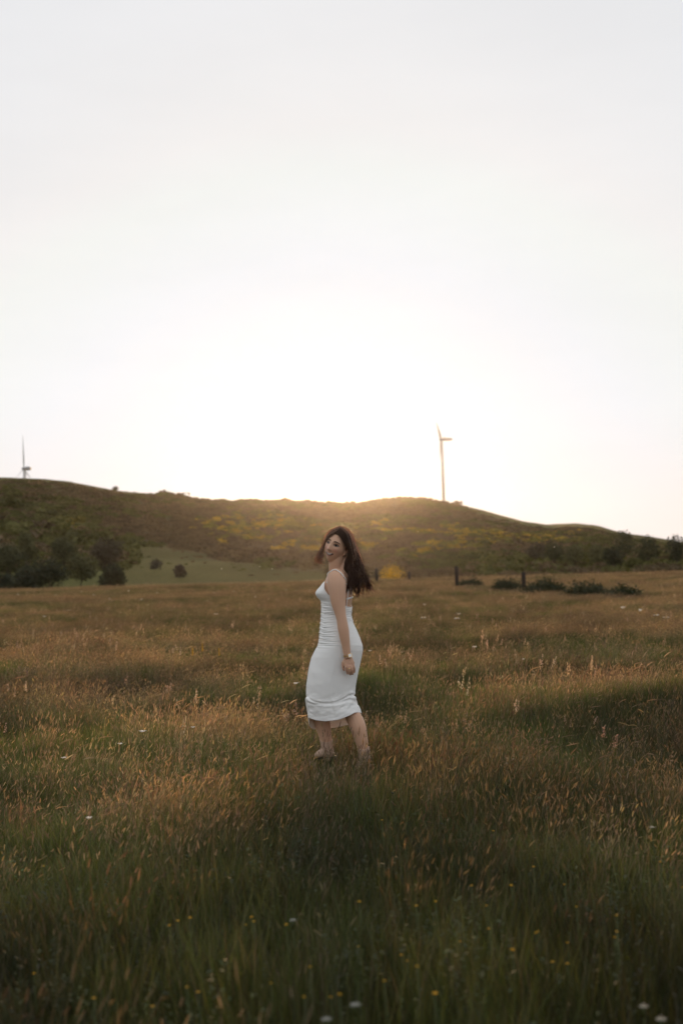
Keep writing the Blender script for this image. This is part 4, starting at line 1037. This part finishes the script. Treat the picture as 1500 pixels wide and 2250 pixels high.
# --- boots
def boot(leg, toe, heel, top_row, vv, flip=1):
    root = None; m = MB()
    P = np.array([np.append(L(a, b, vv), r) for a, b, r in leg]); t = np.linspace(0, len(P)-1, (len(P)-1)*4+1)
    Q = np.stack([np.interp(t, np.arange(len(P)), P[:, k]) for k in range(4)], 1)
    n = 20; V = []; F = []
    for i, q_ in enumerate(Q):
        for k in range(n):
            a = 2*math.pi*k/n; dz = .008*math.cos(2*a)*max(0, 1-i/6)            # scalloped rim, dipping at the sides
            V.append(q_[:3] + np.array([math.cos(a)*q_[3], math.sin(a)*q_[3]*.95, dz]))
    for i in range(len(Q)-1):
        for k in range(n): F.append((i*n+k, (i+1)*n+k, (i+1)*n+(k+1) % n, i*n+(k+1) % n))
    b0 = obj('boot', mesh('boot', V, F, M_BOOT), person); sd = b0.modifiers.new('leather', 'SOLIDIFY'); sd.thickness = .003; sd.offset = 1
    an = L(leg[-1][0], leg[-1][1], vv); tp = L(*toe, vv); hp = L(*heel, vv)
    m.tube([hp+np.array([.008, 0, .052]), hp+np.array([.0, 0, .045]), an*.5+hp*.5+np.array([-.01, 0, .02]), hp*.45+tp*.55+np.array([0, 0, .035]), hp*.2+tp*.8+np.array([0, 0, .018]), tp*.97+hp*.03+np.array([0, 0, .010]), tp+np.array([-.002, 0, .008])],
           [(.020, .026), (.033, .040), (.037, .044), (.039, .032), (.038, .024), (.022, .015), (.006, .006)], 16)
    obj('foot', m.me('foot', M_BOOT), b0)
    m = MB(); m.tube([hp+np.array([.020, 0, .010]), hp*.55+tp*.45+np.array([0, 0, .008]), hp*.2+tp*.8+np.array([0, 0, -.012]), tp+np.array([-.006, 0, -.002])], [(.032, .006), (.030, .005), (.041, .006), (.010, .004)], 14)
    m.tube([hp+np.array([.004, 0, .012]), hp+np.array([.010, 0, -.030])], [(.030, .030), (.025, .024)], 12); obj('sole', m.me('sole', M_SOLE), b0)
    return b0
b1 = boot([(716.5,1627,.0415),(717.5,1634,.0395),(719,1643,.038),(719.8,1650,.038),(720,1657,.039)], (692,1664), (728,1666), 1607, .09)
b2 = boot([(797.5,1643,.0395),(799.5,1652,.0375),(801.5,1664,.036),(802.5,1674,.037),(803,1684,.039)], (776,1705), (806,1690), 1613, -.07)

# --- dark dead stalks standing in front of her legs
M_STALK = mat_basic('dead_stalk', (.035, .025, .018), .9)
def stalks(lines, v, lab):
    x0 = np.mean([l[0][0] for l in lines]); b = W(x0, 1705, v); b[2] = float(zg(b[0], b[1]))
    root = empty('dead_stalk_plant', b); tag(root, lab, 'plant', 'dark dead stalks before the woman')
    rr = np.random.default_rng(int(x0))
    for ln in lines:
        P = [W(px, py, v)-b for px, py in ln]; P[0][2] = -.02
        Q = interp_poly(P, 9); m = MB(); m.tube(list(Q), [.0010-.0006*i/8 for i in range(9)], 5); st = obj('stem', m.me('stem', M_STALK), root)
        m = MB()
        for k in range(3):
            c = Q[8-k] + rr.normal(0, .002, 3); m.ball(c, (.0018, .0018, .0036), 6, 4)
        obj('seed_pod', m.me('seed_pod', M_STALK), st)
stalks([[(712,1712),(713,1660),(712,1632),(708,1606)], [(720,1712),(719,1665),(718,1640),(726,1610)]], -.14, 'thin dark dead stalks crossing the front leg')
stalks([[(808,1714),(809,1680),(806,1645),(803,1604)], [(806,1714),(807,1670),(811,1640),(808,1622)]], -.2, 'thin dark dead stalks crossing the rear calf at right')

# ------------------------------------------------------------------ evening haze
hz, hn, ho = mat_new('haze_air')
pv = hn.nodes.new('ShaderNodeVolumePrincipled')
pv.inputs['Color'].default_value = (.97, .90, .80, 1); pv.inputs['Density'].default_value = 0.000014; pv.inputs['Anisotropy'].default_value = .905
hn.links.new(pv.outputs[0], ho.inputs['Volume'])
zmin = float(ZT.min())-1.0
m = MB(); m.box((-2700, -2700, zmin), (2700, 2700, 140.0))
tag(obj('haze', m.me('haze', hz, False)), 'thin evening haze over the field and hill', 'haze', kind='stuff')
